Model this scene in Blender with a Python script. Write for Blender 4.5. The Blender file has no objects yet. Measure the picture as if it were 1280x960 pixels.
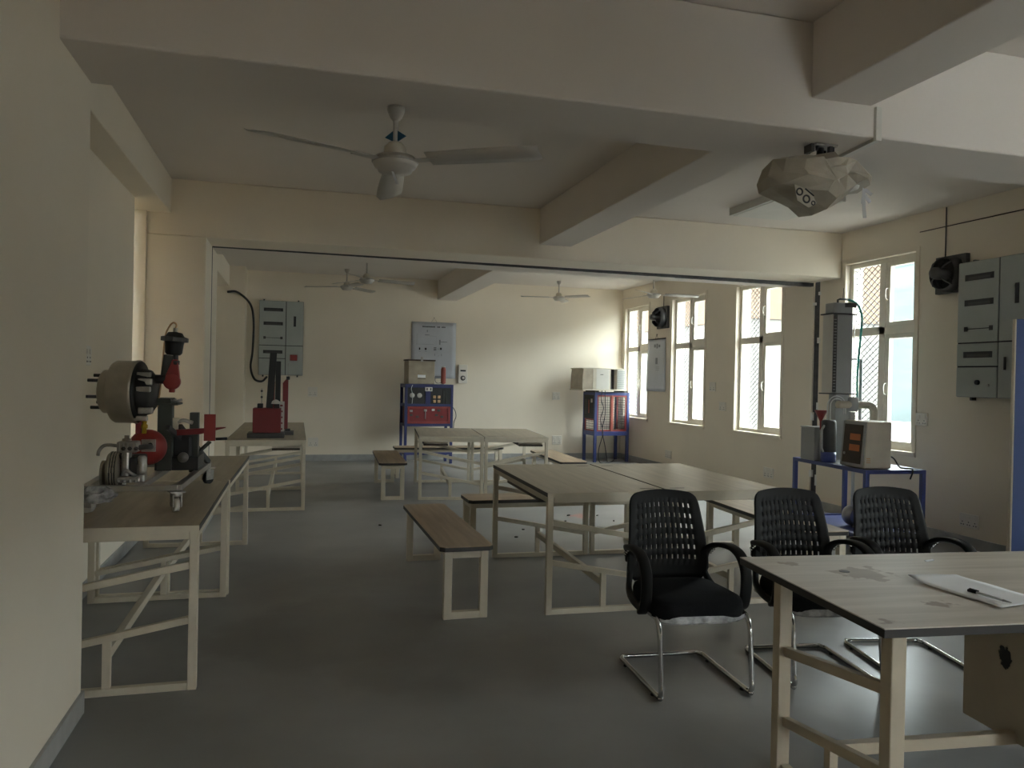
import bpy, bmesh, math, random
from mathutils import Vector, Matrix
random.seed(7)
C = bpy.context.scene.collection
SC = bpy.context.scene
PI = math.pi
# ---------------------------------------------------------------- camera
cd = bpy.data.cameras.new('camera'); cam = bpy.data.objects.new('camera', cd); C.objects.link(cam)
cd.sensor_fit = 'HORIZONTAL'; cd.sensor_width = 36.0; cd.lens = 968.67 * 36.0 / 1280.0
cd.clip_start = 0.05; cd.clip_end = 2000
YAW, PITCH, ROLL = 0.270585, -0.006012, 0.020358
fw = Vector((math.sin(YAW) * math.cos(PITCH), math.cos(YAW) * math.cos(PITCH), math.sin(PITCH)))
rt = Vector((math.cos(YAW), -math.sin(YAW), 0)); up = rt.cross(fw)
r2 = rt * math.cos(ROLL) + up * math.sin(ROLL); u2 = up * math.cos(ROLL) - rt * math.sin(ROLL)
m3 = Matrix((r2, u2, -fw)).transposed()
cam.matrix_world = Matrix.Translation((0, 0, 1.5)) @ m3.to_4x4()
SC.camera = cam
# ---------------------------------------------------------------- world, exposure
w = bpy.data.worlds.new('world'); SC.world = w; w.use_nodes = True
bg = w.node_tree.nodes['Background']
bg.inputs[0].default_value = (0.90, 0.98, 1.0, 1); bg.inputs[1].default_value = 24.0
SC.view_settings.view_transform = 'Standard'; SC.view_settings.look = 'None'
SC.view_settings.gamma = 1.0; SC.view_settings.use_curve_mapping = False
SC.view_settings.exposure = 0.54
SC.cycles.max_bounces = 16; SC.cycles.diffuse_bounces = 10; SC.cycles.glossy_bounces = 4
SC.cycles.transparent_max_bounces = 16; SC.cycles.use_denoising = True
SC.cycles.sample_clamp_indirect = 6.0
# sampling portals in the window openings (they emit nothing, they guide the sky light)
def portal(x, y0, y1, z0, z1, side):
    l = bpy.data.lights.new('window_portal', 'AREA'); l.shape = 'RECTANGLE'; l.size = y1 - y0; l.size_y = z1 - z0
    l.cycles.is_portal = True
    o = bpy.data.objects.new('window_portal', l); C.objects.link(o); o.location = (x, (y0 + y1) / 2, (z0 + z1) / 2)
    o.rotation_euler = (PI / 2, 0, PI / 2 if side > 0 else -PI / 2)
    if side == 2: o.location = ((y0 + y1) / 2, -3.42, (z0 + z1) / 2); o.rotation_euler = (PI / 2, 0, PI)
for y0, y1 in ((12.83, 13.86), (10.82, 11.92), (8.83, 9.93), (6.56, 7.62), (2.05, 2.85), (-0.3, 0.2)):
    portal(6.34, y0, y1, 0.83, 2.90, 1)
REAR = [(3.0, 3.7)]      # unseen opening added in the end wall to light the near beams
for a, b in REAR:
    portal(0, a, b, .83, 2.3, 2)
portal(-1.56, 7.13, 7.65, 0.9, 2.96, -1)

# ---------------------------------------------------------------- materials
MAT = {}
def mat(name, col, rough=0.6, metal=0.0, var=0.06, scale=6.0, bump=0.0, bscale=60.0, spec=0.5, coat=0.0):
    m = bpy.data.materials.new(name); m.use_nodes = True
    nt = m.node_tree; b = nt.nodes['Principled BSDF']
    b.inputs['Roughness'].default_value = rough; b.inputs['Metallic'].default_value = metal
    b.inputs['Specular IOR Level'].default_value = spec; b.inputs['Coat Weight'].default_value = coat
    tc = nt.nodes.new('ShaderNodeTexCoord'); ns = nt.nodes.new('ShaderNodeTexNoise')
    ns.inputs['Scale'].default_value = scale; ns.inputs['Detail'].default_value = 4
    nt.links.new(tc.outputs['Object'], ns.inputs['Vector'])
    rp = nt.nodes.new('ShaderNodeValToRGB')
    rp.color_ramp.elements[0].position = 0.3; rp.color_ramp.elements[1].position = 0.7
    rp.color_ramp.elements[0].color = (*[c * (1 - var) for c in col], 1)
    rp.color_ramp.elements[1].color = (*[min(1, c * (1 + var)) for c in col], 1)
    nt.links.new(ns.outputs['Fac'], rp.inputs['Fac']); nt.links.new(rp.outputs['Color'], b.inputs['Base Color'])
    if bump:
        n2 = nt.nodes.new('ShaderNodeTexNoise'); n2.inputs['Scale'].default_value = bscale; n2.inputs['Detail'].default_value = 3
        bp = nt.nodes.new('ShaderNodeBump'); bp.inputs['Strength'].default_value = bump; bp.inputs['Distance'].default_value = 0.004
        nt.links.new(tc.outputs['Object'], n2.inputs['Vector']); nt.links.new(n2.outputs['Fac'], bp.inputs['Height'])
        nt.links.new(bp.outputs['Normal'], b.inputs['Normal'])
    MAT[name] = m
    return m
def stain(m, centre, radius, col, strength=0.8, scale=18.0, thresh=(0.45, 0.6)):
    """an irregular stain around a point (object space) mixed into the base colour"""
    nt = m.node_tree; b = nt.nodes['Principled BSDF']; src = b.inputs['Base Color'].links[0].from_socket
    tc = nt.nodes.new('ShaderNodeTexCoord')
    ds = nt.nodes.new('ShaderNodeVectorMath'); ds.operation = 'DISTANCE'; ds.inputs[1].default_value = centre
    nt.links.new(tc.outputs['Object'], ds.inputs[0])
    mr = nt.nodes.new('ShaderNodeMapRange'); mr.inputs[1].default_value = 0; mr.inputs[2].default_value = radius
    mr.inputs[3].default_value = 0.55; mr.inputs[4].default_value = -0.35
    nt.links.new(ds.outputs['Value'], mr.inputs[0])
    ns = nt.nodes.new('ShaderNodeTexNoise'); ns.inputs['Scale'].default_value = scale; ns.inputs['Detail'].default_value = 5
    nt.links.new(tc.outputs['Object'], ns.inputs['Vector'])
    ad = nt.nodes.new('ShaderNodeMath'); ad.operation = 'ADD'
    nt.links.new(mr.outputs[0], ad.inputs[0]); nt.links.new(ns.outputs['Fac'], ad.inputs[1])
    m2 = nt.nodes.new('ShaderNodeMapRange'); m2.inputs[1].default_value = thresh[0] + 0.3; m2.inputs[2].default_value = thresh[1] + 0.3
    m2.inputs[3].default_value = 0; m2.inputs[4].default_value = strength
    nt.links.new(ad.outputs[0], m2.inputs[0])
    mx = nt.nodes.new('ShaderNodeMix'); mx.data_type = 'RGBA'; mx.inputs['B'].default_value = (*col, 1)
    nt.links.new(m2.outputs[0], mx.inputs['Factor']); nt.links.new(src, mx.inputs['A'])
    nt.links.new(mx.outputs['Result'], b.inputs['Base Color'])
def grain(m, c1, c2, sx, sy, sz=3.0):
    """stretched noise wood grain in object space"""
    nt = m.node_tree; b = nt.nodes['Principled BSDF']
    tc = nt.nodes.new('ShaderNodeTexCoord'); mp = nt.nodes.new('ShaderNodeMapping'); mp.inputs['Scale'].default_value = (sx, sy, sz)
    ns = nt.nodes.new('ShaderNodeTexNoise'); ns.inputs['Scale'].default_value = 1.0; ns.inputs['Detail'].default_value = 6
    ns.inputs['Distortion'].default_value = 0.4
    rp = nt.nodes.new('ShaderNodeValToRGB'); rp.color_ramp.elements[0].position = 0.35; rp.color_ramp.elements[1].position = 0.65
    rp.color_ramp.elements[0].color = (*c1, 1); rp.color_ramp.elements[1].color = (*c2, 1)
    nt.links.new(tc.outputs['Object'], mp.inputs['Vector']); nt.links.new(mp.outputs['Vector'], ns.inputs['Vector'])
    nt.links.new(ns.outputs['Fac'], rp.inputs['Fac']); nt.links.new(rp.outputs['Color'], b.inputs['Base Color'])

mat('wall', (0.80, 0.725, 0.605), 0.85, var=0.03, scale=1.3, bump=0.15, bscale=90)
mat('ceil', (0.71, 0.655, 0.60), 0.9, var=0.03, scale=1.0, bump=0.1)
mat('floor', (0.235, 0.232, 0.226), 0.37, var=0.26, scale=0.9, bump=0.08, bscale=25)
mat('skirt', (0.36, 0.36, 0.35), 0.45, var=0.12, scale=9)
mat('joint', (0.07, 0.07, 0.075), 0.8, var=0.3, scale=14)
mat('plasterbit', (0.8, 0.78, 0.74), 0.8)
mat('winframe', (0.84, 0.79, 0.69), 0.5, var=0.04)
mat('meshwire', (0.05, 0.05, 0.05), 0.5, metal=0.4)
mat('cream', (0.60, 0.54, 0.43), 0.45, var=0.05, scale=12)
mat('creamdesk', (0.52, 0.45, 0.34), 0.5, var=0.05, scale=9)
mat('dedge', (0.025, 0.022, 0.02), 0.5, var=0.15)
mat('top', (0.42, 0.35, 0.26), 0.38, var=0.1); grain(MAT['top'], (0.31, 0.265, 0.195), (0.39, 0.335, 0.25), 22, 1.6)
mat('benchtop', (0.36, 0.25, 0.15), 0.4, var=0.1); grain(MAT['benchtop'], (0.31, 0.225, 0.145), (0.42, 0.315, 0.21), 26, 1.5)
mat('shelfwood', (0.05, 0.033, 0.022), 0.6); grain(MAT['shelfwood'], (0.035, 0.024, 0.017), (0.075, 0.05, 0.032), 18, 1.5)
mat('desktop', (0.50, 0.43, 0.34), 0.55, var=0.1); grain(MAT['desktop'], (0.50, 0.46, 0.40), (0.62, 0.575, 0.51), 1.6, 20)
mat('black', (0.012, 0.012, 0.012), 0.5, var=0.2)
mat('blackfab', (0.010, 0.010, 0.011), 0.95, var=0.25, scale=200, bump=0.3, bscale=400, spec=0.2)
mat('blackpl', (0.008, 0.008, 0.008), 0.55, var=0.15, spec=0.25)
mat('chrome', (0.62, 0.62, 0.62), 0.14, metal=1.0, var=0.04)
mat('steel', (0.42, 0.41, 0.40), 0.35, metal=0.9, var=0.1)
mat('alu', (0.42, 0.40, 0.37), 0.4, metal=0.85, var=0.25, scale=25, bump=0.4, bscale=60)
mat('drum', (0.46, 0.42, 0.35), 0.4, metal=0.75, var=0.15, scale=8)
mat('rubber', (0.02, 0.02, 0.02), 0.8)
mat('red', (0.19, 0.010, 0.012), 0.45, var=0.1)
mat('redlight', (0.27, 0.03, 0.027), 0.4, var=0.15)
mat('brick', (0.30, 0.07, 0.05), 0.6, var=0.1)
mat('rackblue', (0.022, 0.028, 0.12), 0.4, var=0.1)
mat('blue', (0.045, 0.062, 0.20), 0.4, var=0.1)
mat('bluedoor', (0.035, 0.075, 0.24), 0.5, var=0.06)
mat('dkgrey', (0.055, 0.055, 0.055), 0.55, var=0.2)
mat('dkgreen', (0.045, 0.05, 0.04), 0.55, var=0.25)
mat('grey', (0.30, 0.32, 0.32), 0.5, var=0.05)
mat('greybox', (0.36, 0.37, 0.37), 0.5, var=0.05)
mat('panelgrey', (0.40, 0.43, 0.41), 0.45, var=0.04)
mat('white', (0.62, 0.60, 0.55), 0.5, var=0.04)
mat('fanwhite', (0.46, 0.43, 0.39), 0.4, var=0.04)
mat('copper', (0.55, 0.36, 0.2), 0.4, metal=0.6)
mat('yellow', (0.45, 0.30, 0.02), 0.5)
mat('paper', (0.88, 0.90, 0.93), 0.7, var=0.03)
mat('poster', (0.50, 0.52, 0.57), 0.45, var=0.06, scale=3)
mat('ink', (0.03, 0.03, 0.035), 0.7)
mat('inkgrey', (0.22, 0.23, 0.26), 0.7)
mat('plastic', (0.5, 0.5, 0.5), 0.25, var=0.1)
mat('bag', (0.40, 0.36, 0.29), 0.55, var=0.25, scale=5, bump=0.5, bscale=18)
mat('tank', (0.36, 0.31, 0.235), 0.5, var=0.15, scale=7)
mat('beige', (0.55, 0.50, 0.40), 0.5, var=0.08)
mat('hose', (0.04, 0.30, 0.26), 0.4)
mat('clearhose', (0.62, 0.64, 0.64), 0.3)
mat('litter', (0.05, 0.04, 0.03), 0.8)
mat('redlitter', (0.38, 0.10, 0.06), 0.8)
mat('orange', (0.55, 0.16, 0.04), 0.5)
mat('hill', (0.036, 0.043, 0.043), 0.9, spec=0.0, var=0.3, scale=0.03)
mat('outground', (0.14, 0.13, 0.12), 0.9, var=0.15, scale=0.2)
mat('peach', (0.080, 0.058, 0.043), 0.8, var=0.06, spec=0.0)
mat('glarewhite', (0.085, 0.080, 0.074), 0.8, var=0.06, spec=0.0)  # whitened wall colour, overexposed sunlight painted in
mat('offcream', (0.50, 0.44, 0.36), 0.8, var=0.06)
mat('skyglass_blue', (0.02, 0.09, 0.16), 0.4)
# window pane: clear with a fresnel gloss
def glassmat(name, tint=(0.95, 0.97, 0.96)):
    m = bpy.data.materials.new(name); m.use_nodes = True; nt = m.node_tree; nt.nodes.clear()
    o = nt.nodes.new('ShaderNodeOutputMaterial'); t = nt.nodes.new('ShaderNodeBsdfTransparent'); t.inputs[0].default_value = (*tint, 1)
    g = nt.nodes.new('ShaderNodeBsdfGlossy'); g.inputs['Roughness'].default_value = 0.02
    f = nt.nodes.new('ShaderNodeLayerWeight'); f.inputs[0].default_value = 0.5; x = nt.nodes.new('ShaderNodeMixShader')
    pw = nt.nodes.new('ShaderNodeMath'); pw.operation = 'POWER'; pw.inputs[1].default_value = 5
    ma = nt.nodes.new('ShaderNodeMath'); ma.operation = 'MULTIPLY_ADD'; ma.inputs[1].default_value = 0.6; ma.inputs[2].default_value = 0.03
    nt.links.new(f.outputs['Facing'], pw.inputs[0]); nt.links.new(pw.outputs[0], ma.inputs[0]); nt.links.new(ma.outputs[0], x.inputs[0])
    nt.links.new(t.outputs[0], x.inputs[1]); nt.links.new(g.outputs[0], x.inputs[2])
    nt.links.new(x.outputs[0], o.inputs[0]); MAT[name] = m
glassmat('glass'); glassmat('film', (0.75, 0.75, 0.75))
stain(MAT['floor'], (3.05, 8.06, 0), 0.42, (0.50, 0.20, 0.15), 0.7, 14)
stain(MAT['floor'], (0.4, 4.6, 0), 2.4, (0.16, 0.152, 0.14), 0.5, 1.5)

# ---------------------------------------------------------------- mesh builder
def _tag(o, label=None, cat=None, group=None, kind=None):
    if label: o['label'] = label
    if cat: o['category'] = cat
    if group: o['group'] = group
    if kind: o['kind'] = kind
    return o
def frame_of(d):
    d = d.normalized(); a = Vector((0, 0, 1)) if abs(d.z) < 0.9 else Vector((1, 0, 0))
    u = d.cross(a).normalized(); return u, u.cross(d).normalized()
class MB:
    def __init__(s): s.v = []; s.f = []; s.sm = []
    def add(s, vs, fs, smooth=False):
        k = len(s.v); s.v += [tuple(x) for x in vs]; s.f += [tuple(i + k for i in f) for f in fs]; s.sm += [smooth] * len(fs); return s
    def box(s, x0, x1, y0, y1, z0, z1, M=None):
        vs = [Vector((x, y, z)) for z in (z0, z1) for x, y in ((x0, y0), (x1, y0), (x1, y1), (x0, y1))]
        if M is not None: vs = [M @ q for q in vs]
        return s.add(vs, [(3, 2, 1, 0), (4, 5, 6, 7), (0, 1, 5, 4), (1, 2, 6, 5), (2, 3, 7, 6), (3, 0, 4, 7)])
    def cbox(s, c, d, M=None):
        return s.box(c[0] - d[0] / 2, c[0] + d[0] / 2, c[1] - d[1] / 2, c[1] + d[1] / 2, c[2] - d[2] / 2, c[2] + d[2] / 2, M)
    def bar(s, a, b, wd, ht, upv=(0, 0, 1)):
        a, b = Vector(a), Vector(b); d = (b - a).normalized(); U = Vector(upv)
        if abs(d.dot(U)) > 0.95: U = Vector((0, 1, 0))
        x = d.cross(U).normalized(); y = x.cross(d).normalized()
        vs = [p + x * (i * wd / 2) + y * (j * ht / 2) for p in (a, b) for i, j in ((-1, -1), (1, -1), (1, 1), (-1, 1))]
        return s.add(vs, [(3, 2, 1, 0), (4, 5, 6, 7), (0, 1, 5, 4), (1, 2, 6, 5), (2, 3, 7, 6), (3, 0, 4, 7)])
    def cyl(s, a, b, r, n=16, r2=None, caps=True):
        a, b = Vector(a), Vector(b); r2 = r if r2 is None else r2; u, v = frame_of(b - a)
        vs = [p + (u * math.cos(2 * PI * i / n) + v * math.sin(2 * PI * i / n)) * q for p, q in ((a, r), (b, r2)) for i in range(n)]
        s.add(vs, [(i, (i + 1) % n, n + (i + 1) % n, n + i) for i in range(n)], True)
        if caps: s.add(vs, [tuple(range(n - 1, -1, -1)), tuple(range(n, 2 * n))])
        return s
    def tube(s, pts, r, n=8, closed=False):
        P = [Vector(p) for p in pts]; m = len(P); vs = []; u = None
        for i, p in enumerate(P):
            d = (P[(i + 1) % m] - P[i - 1]) if closed or 0 < i < m - 1 else (P[1] - P[0] if i == 0 else P[-1] - P[-2])
            d.normalize()
            if u is None: u, _ = frame_of(d)
            u = (u - d * u.dot(d)).normalized(); v = d.cross(u)
            vs += [p + (u * math.cos(2 * PI * k / n) + v * math.sin(2 * PI * k / n)) * r for k in range(n)]
        fs = [(i * n + k, i * n + (k + 1) % n, ((i + 1) % m) * n + (k + 1) % n, ((i + 1) % m) * n + k) for i in range(m if closed else m - 1) for k in range(n)]
        s.add(vs, fs, True)
        if not closed: s.add(vs, [tuple(range(n - 1, -1, -1)), tuple(range((m - 1) * n, m * n))])
        return s
    def lathe(s, prof, c=(0, 0, 0), ax=(0, 0, 1), n=28, smooth=True):
        c = Vector(c); d = Vector(ax).normalized(); u, v = frame_of(d); k = len(prof)
        vs = [c + d * h + (u * math.cos(2 * PI * i / n) + v * math.sin(2 * PI * i / n)) * max(r, 1e-4) for r, h in prof for i in range(n)]
        return s.add(vs, [(j * n + i, j * n + (i + 1) % n, (j + 1) * n + (i + 1) % n, (j + 1) * n + i) for j in range(k - 1) for i in range(n)], smooth)
    def prism(s, poly, a0, a1, axis='y'):
        n = len(poly)
        f = {'x': lambda p, t: (t, p[0], p[1]), 'y': lambda p, t: (p[0], t, p[1]), 'z': lambda p, t: (p[0], p[1], t)}[axis]
        vs = [f(p, a0) for p in poly] + [f(p, a1) for p in poly]
        return s.add(vs, [tuple(range(n - 1, -1, -1)), tuple(range(n, 2 * n))] + [(i, (i + 1) % n, n + (i + 1) % n, n + i) for i in range(n)])
    def build(s, name, m, parent=None, bevel=0.0, loc=None, seg=2):
        me = bpy.data.meshes.new(name); me.from_pydata([tuple(v) for v in s.v], [], s.f); me.polygons.foreach_set('use_smooth', s.sm)
        bm = bmesh.new(); bm.from_mesh(me); bmesh.ops.remove_doubles(bm, verts=bm.verts, dist=1e-5); bmesh.ops.recalc_face_normals(bm, faces=bm.faces); bm.to_mesh(me); bm.free()
        me.materials.append(MAT[m]); o = bpy.data.objects.new(name, me); C.objects.link(o)
        if parent is not None: o.parent = parent
        if loc: o.location = loc
        if bevel:
            b = o.modifiers.new('bevel', 'BEVEL'); b.width = bevel; b.segments = seg; b.limit_method = 'ANGLE'; b.angle_limit = 0.7
        return o
def thing(name, label, cat, loc=(0, 0, 0), rz=0, group=None):
    o = bpy.data.objects.new(name, None); C.objects.link(o); o.location = loc; o.rotation_euler = (0, 0, rz)
    o.empty_display_size = 0.1
    return _tag(o, label, cat, group)
def dup(o, parent=None):
    c = o.copy(); C.objects.link(c)
    if parent is not None: c.parent = parent
    for ch in list(o.children): dup(ch, c)
    return c
def struct(name, mb, m, label, parent=None, bevel=0.0):
    o = mb.build(name, m, parent, bevel)
    if parent is None: _tag(o, label, None, None, 'structure')
    return o
def arc(c, r, a0, a1, n, plane='xz'):
    out = []
    for i in range(n + 1):
        a = a0 + (a1 - a0) * i / n; p, q = r * math.cos(a), r * math.sin(a)
        out.append({'xz': (c[0] + p, c[1], c[2] + q), 'xy': (c[0] + p, c[1] + q, c[2]), 'yz': (c[0], c[1] + p, c[2] + q)}[plane])
    return out
def smooth_path(pts, k=6):
    """Catmull-Rom through the points"""
    P = [Vector(p) for p in pts]; P = [2 * P[0] - P[1]] + P + [2 * P[-1] - P[-2]]; out = []
    for i in range(1, len(P) - 2):
        for j in range(k):
            t = j / k; a, b, c, d = P[i - 1:i + 3]
            out.append(0.5 * (2 * b + (c - a) * t + (2 * a - 5 * b + 4 * c - d) * t * t + (3 * b - a - 3 * c + d) * t ** 3))
    out.append(P[-2]); return out

# ================================================================ SETTING
XR, YB, ZC = 6.1, 14.0, 3.28           # right wall, back wall, ceiling
XL = -1.34                              # recessed left wall
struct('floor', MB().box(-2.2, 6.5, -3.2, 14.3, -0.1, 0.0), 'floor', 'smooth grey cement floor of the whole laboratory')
struct('ceiling', MB().box(-2.2, 6.5, -3.2, 14.3, ZC, ZC + 0.15), 'ceil', 'plain off-white ceiling slab between the beams')
# right wall with window openings (y0, y1, z0, z1)
OPEN = [(12.83, 13.86, .83, 2.90), (10.82, 11.92, .83, 2.90), (8.83, 9.93, .83, 2.90), (6.56, 7.62, .83, 2.90), (2.05, 2.85, .83, 2.90), (-0.3, 0.2, .83, 2.90)]
wr = MB(); ys = sorted(OPEN)
cur = -3.2
def wr_strip(y0, y1):
    # the building joint between y 8.08 and 8.20 is left as a groove
    for a, b in ((y0, min(y1, 8.08)), (max(y0, 8.20), y1)):
        if b - a > 1e-4: wr.box(XR, XR + 0.23, a, b, 0, ZC)
for (a, b, z0, z1) in ys:
    wr_strip(cur, a); wr.box(XR, XR + 0.23, a, b, 0, z0); wr.box(XR, XR + 0.23, a, b, z1, ZC); cur = b
wr_strip(cur, 14.23)
struct('wall_right', wr, 'wall', 'cream right wall with the row of tall windows')
struct('wall_back', MB().box(-2.2, XR + 0.23, YB, YB + 0.2, 0, ZC), 'wall', 'cream far wall of the back room')
wb = MB(); c0 = -2.2
for a, b in REAR:
    wb.box(c0, a, -3.4, -3.2, 0, ZC).box(a, b, -3.4, -3.2, 0, .83).box(a, b, -3.4, -3.2, 2.3, ZC); c0 = b
wb.box(c0, XR + .23, -3.4, -3.2, 0, ZC)
struct('wall_rear', wb, 'wall', 'cream wall behind the viewpoint')
# left walls: near pier, recessed wall with slit window, partition stub
struct('wall_left', MB().box(-2.2, -0.885, -3.2, 3.75, 0, ZC), 'wall', 'near cream wall at the left picture edge', bevel=0.006)
wl = MB().box(XL - 0.2, XL, 3.75, 7.13, 0, ZC).box(XL - 0.2, XL, 7.13, 7.65, 0, 0.9).box(XL - 0.2, XL, 7.65, 7.75, 0, ZC)
struct('wall_left_recess', wl, 'wall', 'recessed cream wall behind the left row of tables')
struct('wall_left_back', MB().box(-1.55, XL, 8.75, 14.0, 0, ZC), 'wall', 'left cream wall of the back room')
st = MB().box(-1.55, -0.835, 7.7, 8.222, 0, 2.76)
struct('wall_stub', st, 'wall', 'cream stub wall left of the wide opening', bevel=0.006)
struct('wall_stub_back', MB().box(-1.55, -0.835, 8.25, 8.75, 0, 2.76), 'wall', 'second half of the stub wall behind the dark joint', bevel=0.006)
struct('wall_pilaster', MB().box(-1.4, -0.85, 13.55, 14.0, 0, ZC), 'wall', 'cream pilaster in the far left corner', bevel=0.006)
# beams
BH = 2.75
struct('trim_1', MB().box(-0.9, XR, 3.28, 3.76, BH, ZC), 'ceil', 'deep cross beam spanning the room nearest the viewpoint', bevel=0.012)
struct('trim_2', MB().box(-1.55, XR, 7.7, 8.222, 2.76, ZC), 'wall', 'cross beam over the opening to the back room', bevel=0.01)
struct('trim_3', MB().box(-1.55, XR, 8.25, 8.75, 2.76, ZC), 'ceil', 'twin cross beam just behind the dark ceiling joint', bevel=0.01)
struct('trim_4', MB().box(2.40, 2.75, -3.2, 3.28, 2.905, ZC), 'ceil', 'lengthwise ceiling beam at upper right nearest the viewpoint', bevel=0.008)
struct('trim_5', MB().box(2.40, 2.75, 3.76, 7.7, 2.905, ZC), 'ceil', 'lengthwise ceiling beam between the two cross beams', bevel=0.008)
struct('trim_6', MB().box(2.44, 2.80, 8.75, 14.0, 2.92, ZC), 'ceil', 'lengthwise ceiling beam of the back room', bevel=0.008)
struct('trim_7', MB().box(-1.56, -1.14, 3.76, 7.7, 2.96, ZC), 'wall', 'edge beam above the left recessed wall', bevel=0.008)
struct('trim_8', MB().box(-1.5, -1.1, 8.75, 13.55, 2.94, ZC), 'wall', 'edge beam above the left wall of the back room', bevel=0.008)
# building joint: filler strips with ragged plaster bits
jf = MB().box(XR + 0.02, XR + 0.1, 8.07, 8.21, 0, 2.78)
jo = struct('trim_9', jf, 'joint', 'dark open building joint running down the right wall')
pb = MB(); rr = random.Random(3)
for z in (2.62, 2.5, 2.05, 1.25, 1.12, 0.8, 0.42, 0.36, 0.30):
    y = rr.choice((8.085, 8.19)) ; pb.cbox((XR + 0.012, y, z), (0.03, 0.03 + 0.03 * rr.random(), 0.03 + 0.08 * rr.random()))
pb.build('plaster_crumb', 'plasterbit', jo)['kind'] = 'stuff'
jt = MB(); rr = random.Random(11); n = 60; top = []; bot = []
for i in range(n + 1):
    x = -0.83 + (XR + 0.83) * i / n; wdt = 0.010 + 0.018 * i / n
    top.append((x, 8.236 - wdt - 0.006 * rr.random())); bot.append((x, 8.236 + wdt + 0.006 * rr.random()))
for i in range(n):
    (x0, a0), (x1, a1), (_, b0), (_, b1) = top[i], top[i + 1], bot[i], bot[i + 1]
    z0, z1 = (2.752 - 0.032 * (k / n) ** 1.3 - 0.005 * rr.random() * (k / n) for k in (i, i + 1))
    jt.add([(x0, a0, z0), (x0, b0, z0), (x1, b1, z1), (x1, a1, z1), (x0, a0, 2.8), (x0, b0, 2.8), (x1, b1, 2.8), (x1, a1, 2.8)], [(3, 2, 1, 0), (4, 5, 6, 7), (0, 1, 5, 4), (1, 2, 6, 5), (2, 3, 7, 6), (3, 0, 4, 7)])
struct('trim_10', jt, 'joint', 'thin dark building joint running across the soffit of the twin beams')
struct('trim_11', MB().box(-0.838, -0.832, 8.222, 8.245, 0.1, 2.76), 'joint', 'thin dark joint line down the left stub wall')
# skirting
def skirt(name, mb, label): return struct(name, mb, 'skirt', label, bevel=0.003)
skirt('baseboard_left', MB().box(-0.885, -0.873, -3.2, 3.75, 0, 0.10).box(-1.0, -0.873, 3.75, 3.762, 0, .1), 'grey stone skirting along the near left wall')
skirt('baseboard_left_recess', MB().box(XL, XL + 0.012, 3.75, 7.7, 0, 0.10).box(XL, -0.835, 7.688, 7.7, 0, 0.10), 'grey stone skirting along the recessed left wall')
skirt('baseboard_left_stub', MB().box(-0.835, -0.823, 7.688, 8.75, 0, 0.10), 'grey stone skirting round the left stub wall')
skirt('baseboard_back', MB().box(-0.85, XR, 13.988, 14.0, 0, 0.11), 'grey stone skirting along the far wall')
skirt('baseboard_right', MB().box(XR - 0.012, XR, 5.45, 8.07, 0, 0.11).box(XR - 0.012, XR, 8.21, 14.0, 0, 0.11), 'grey stone skirting along the right wall')

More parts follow.
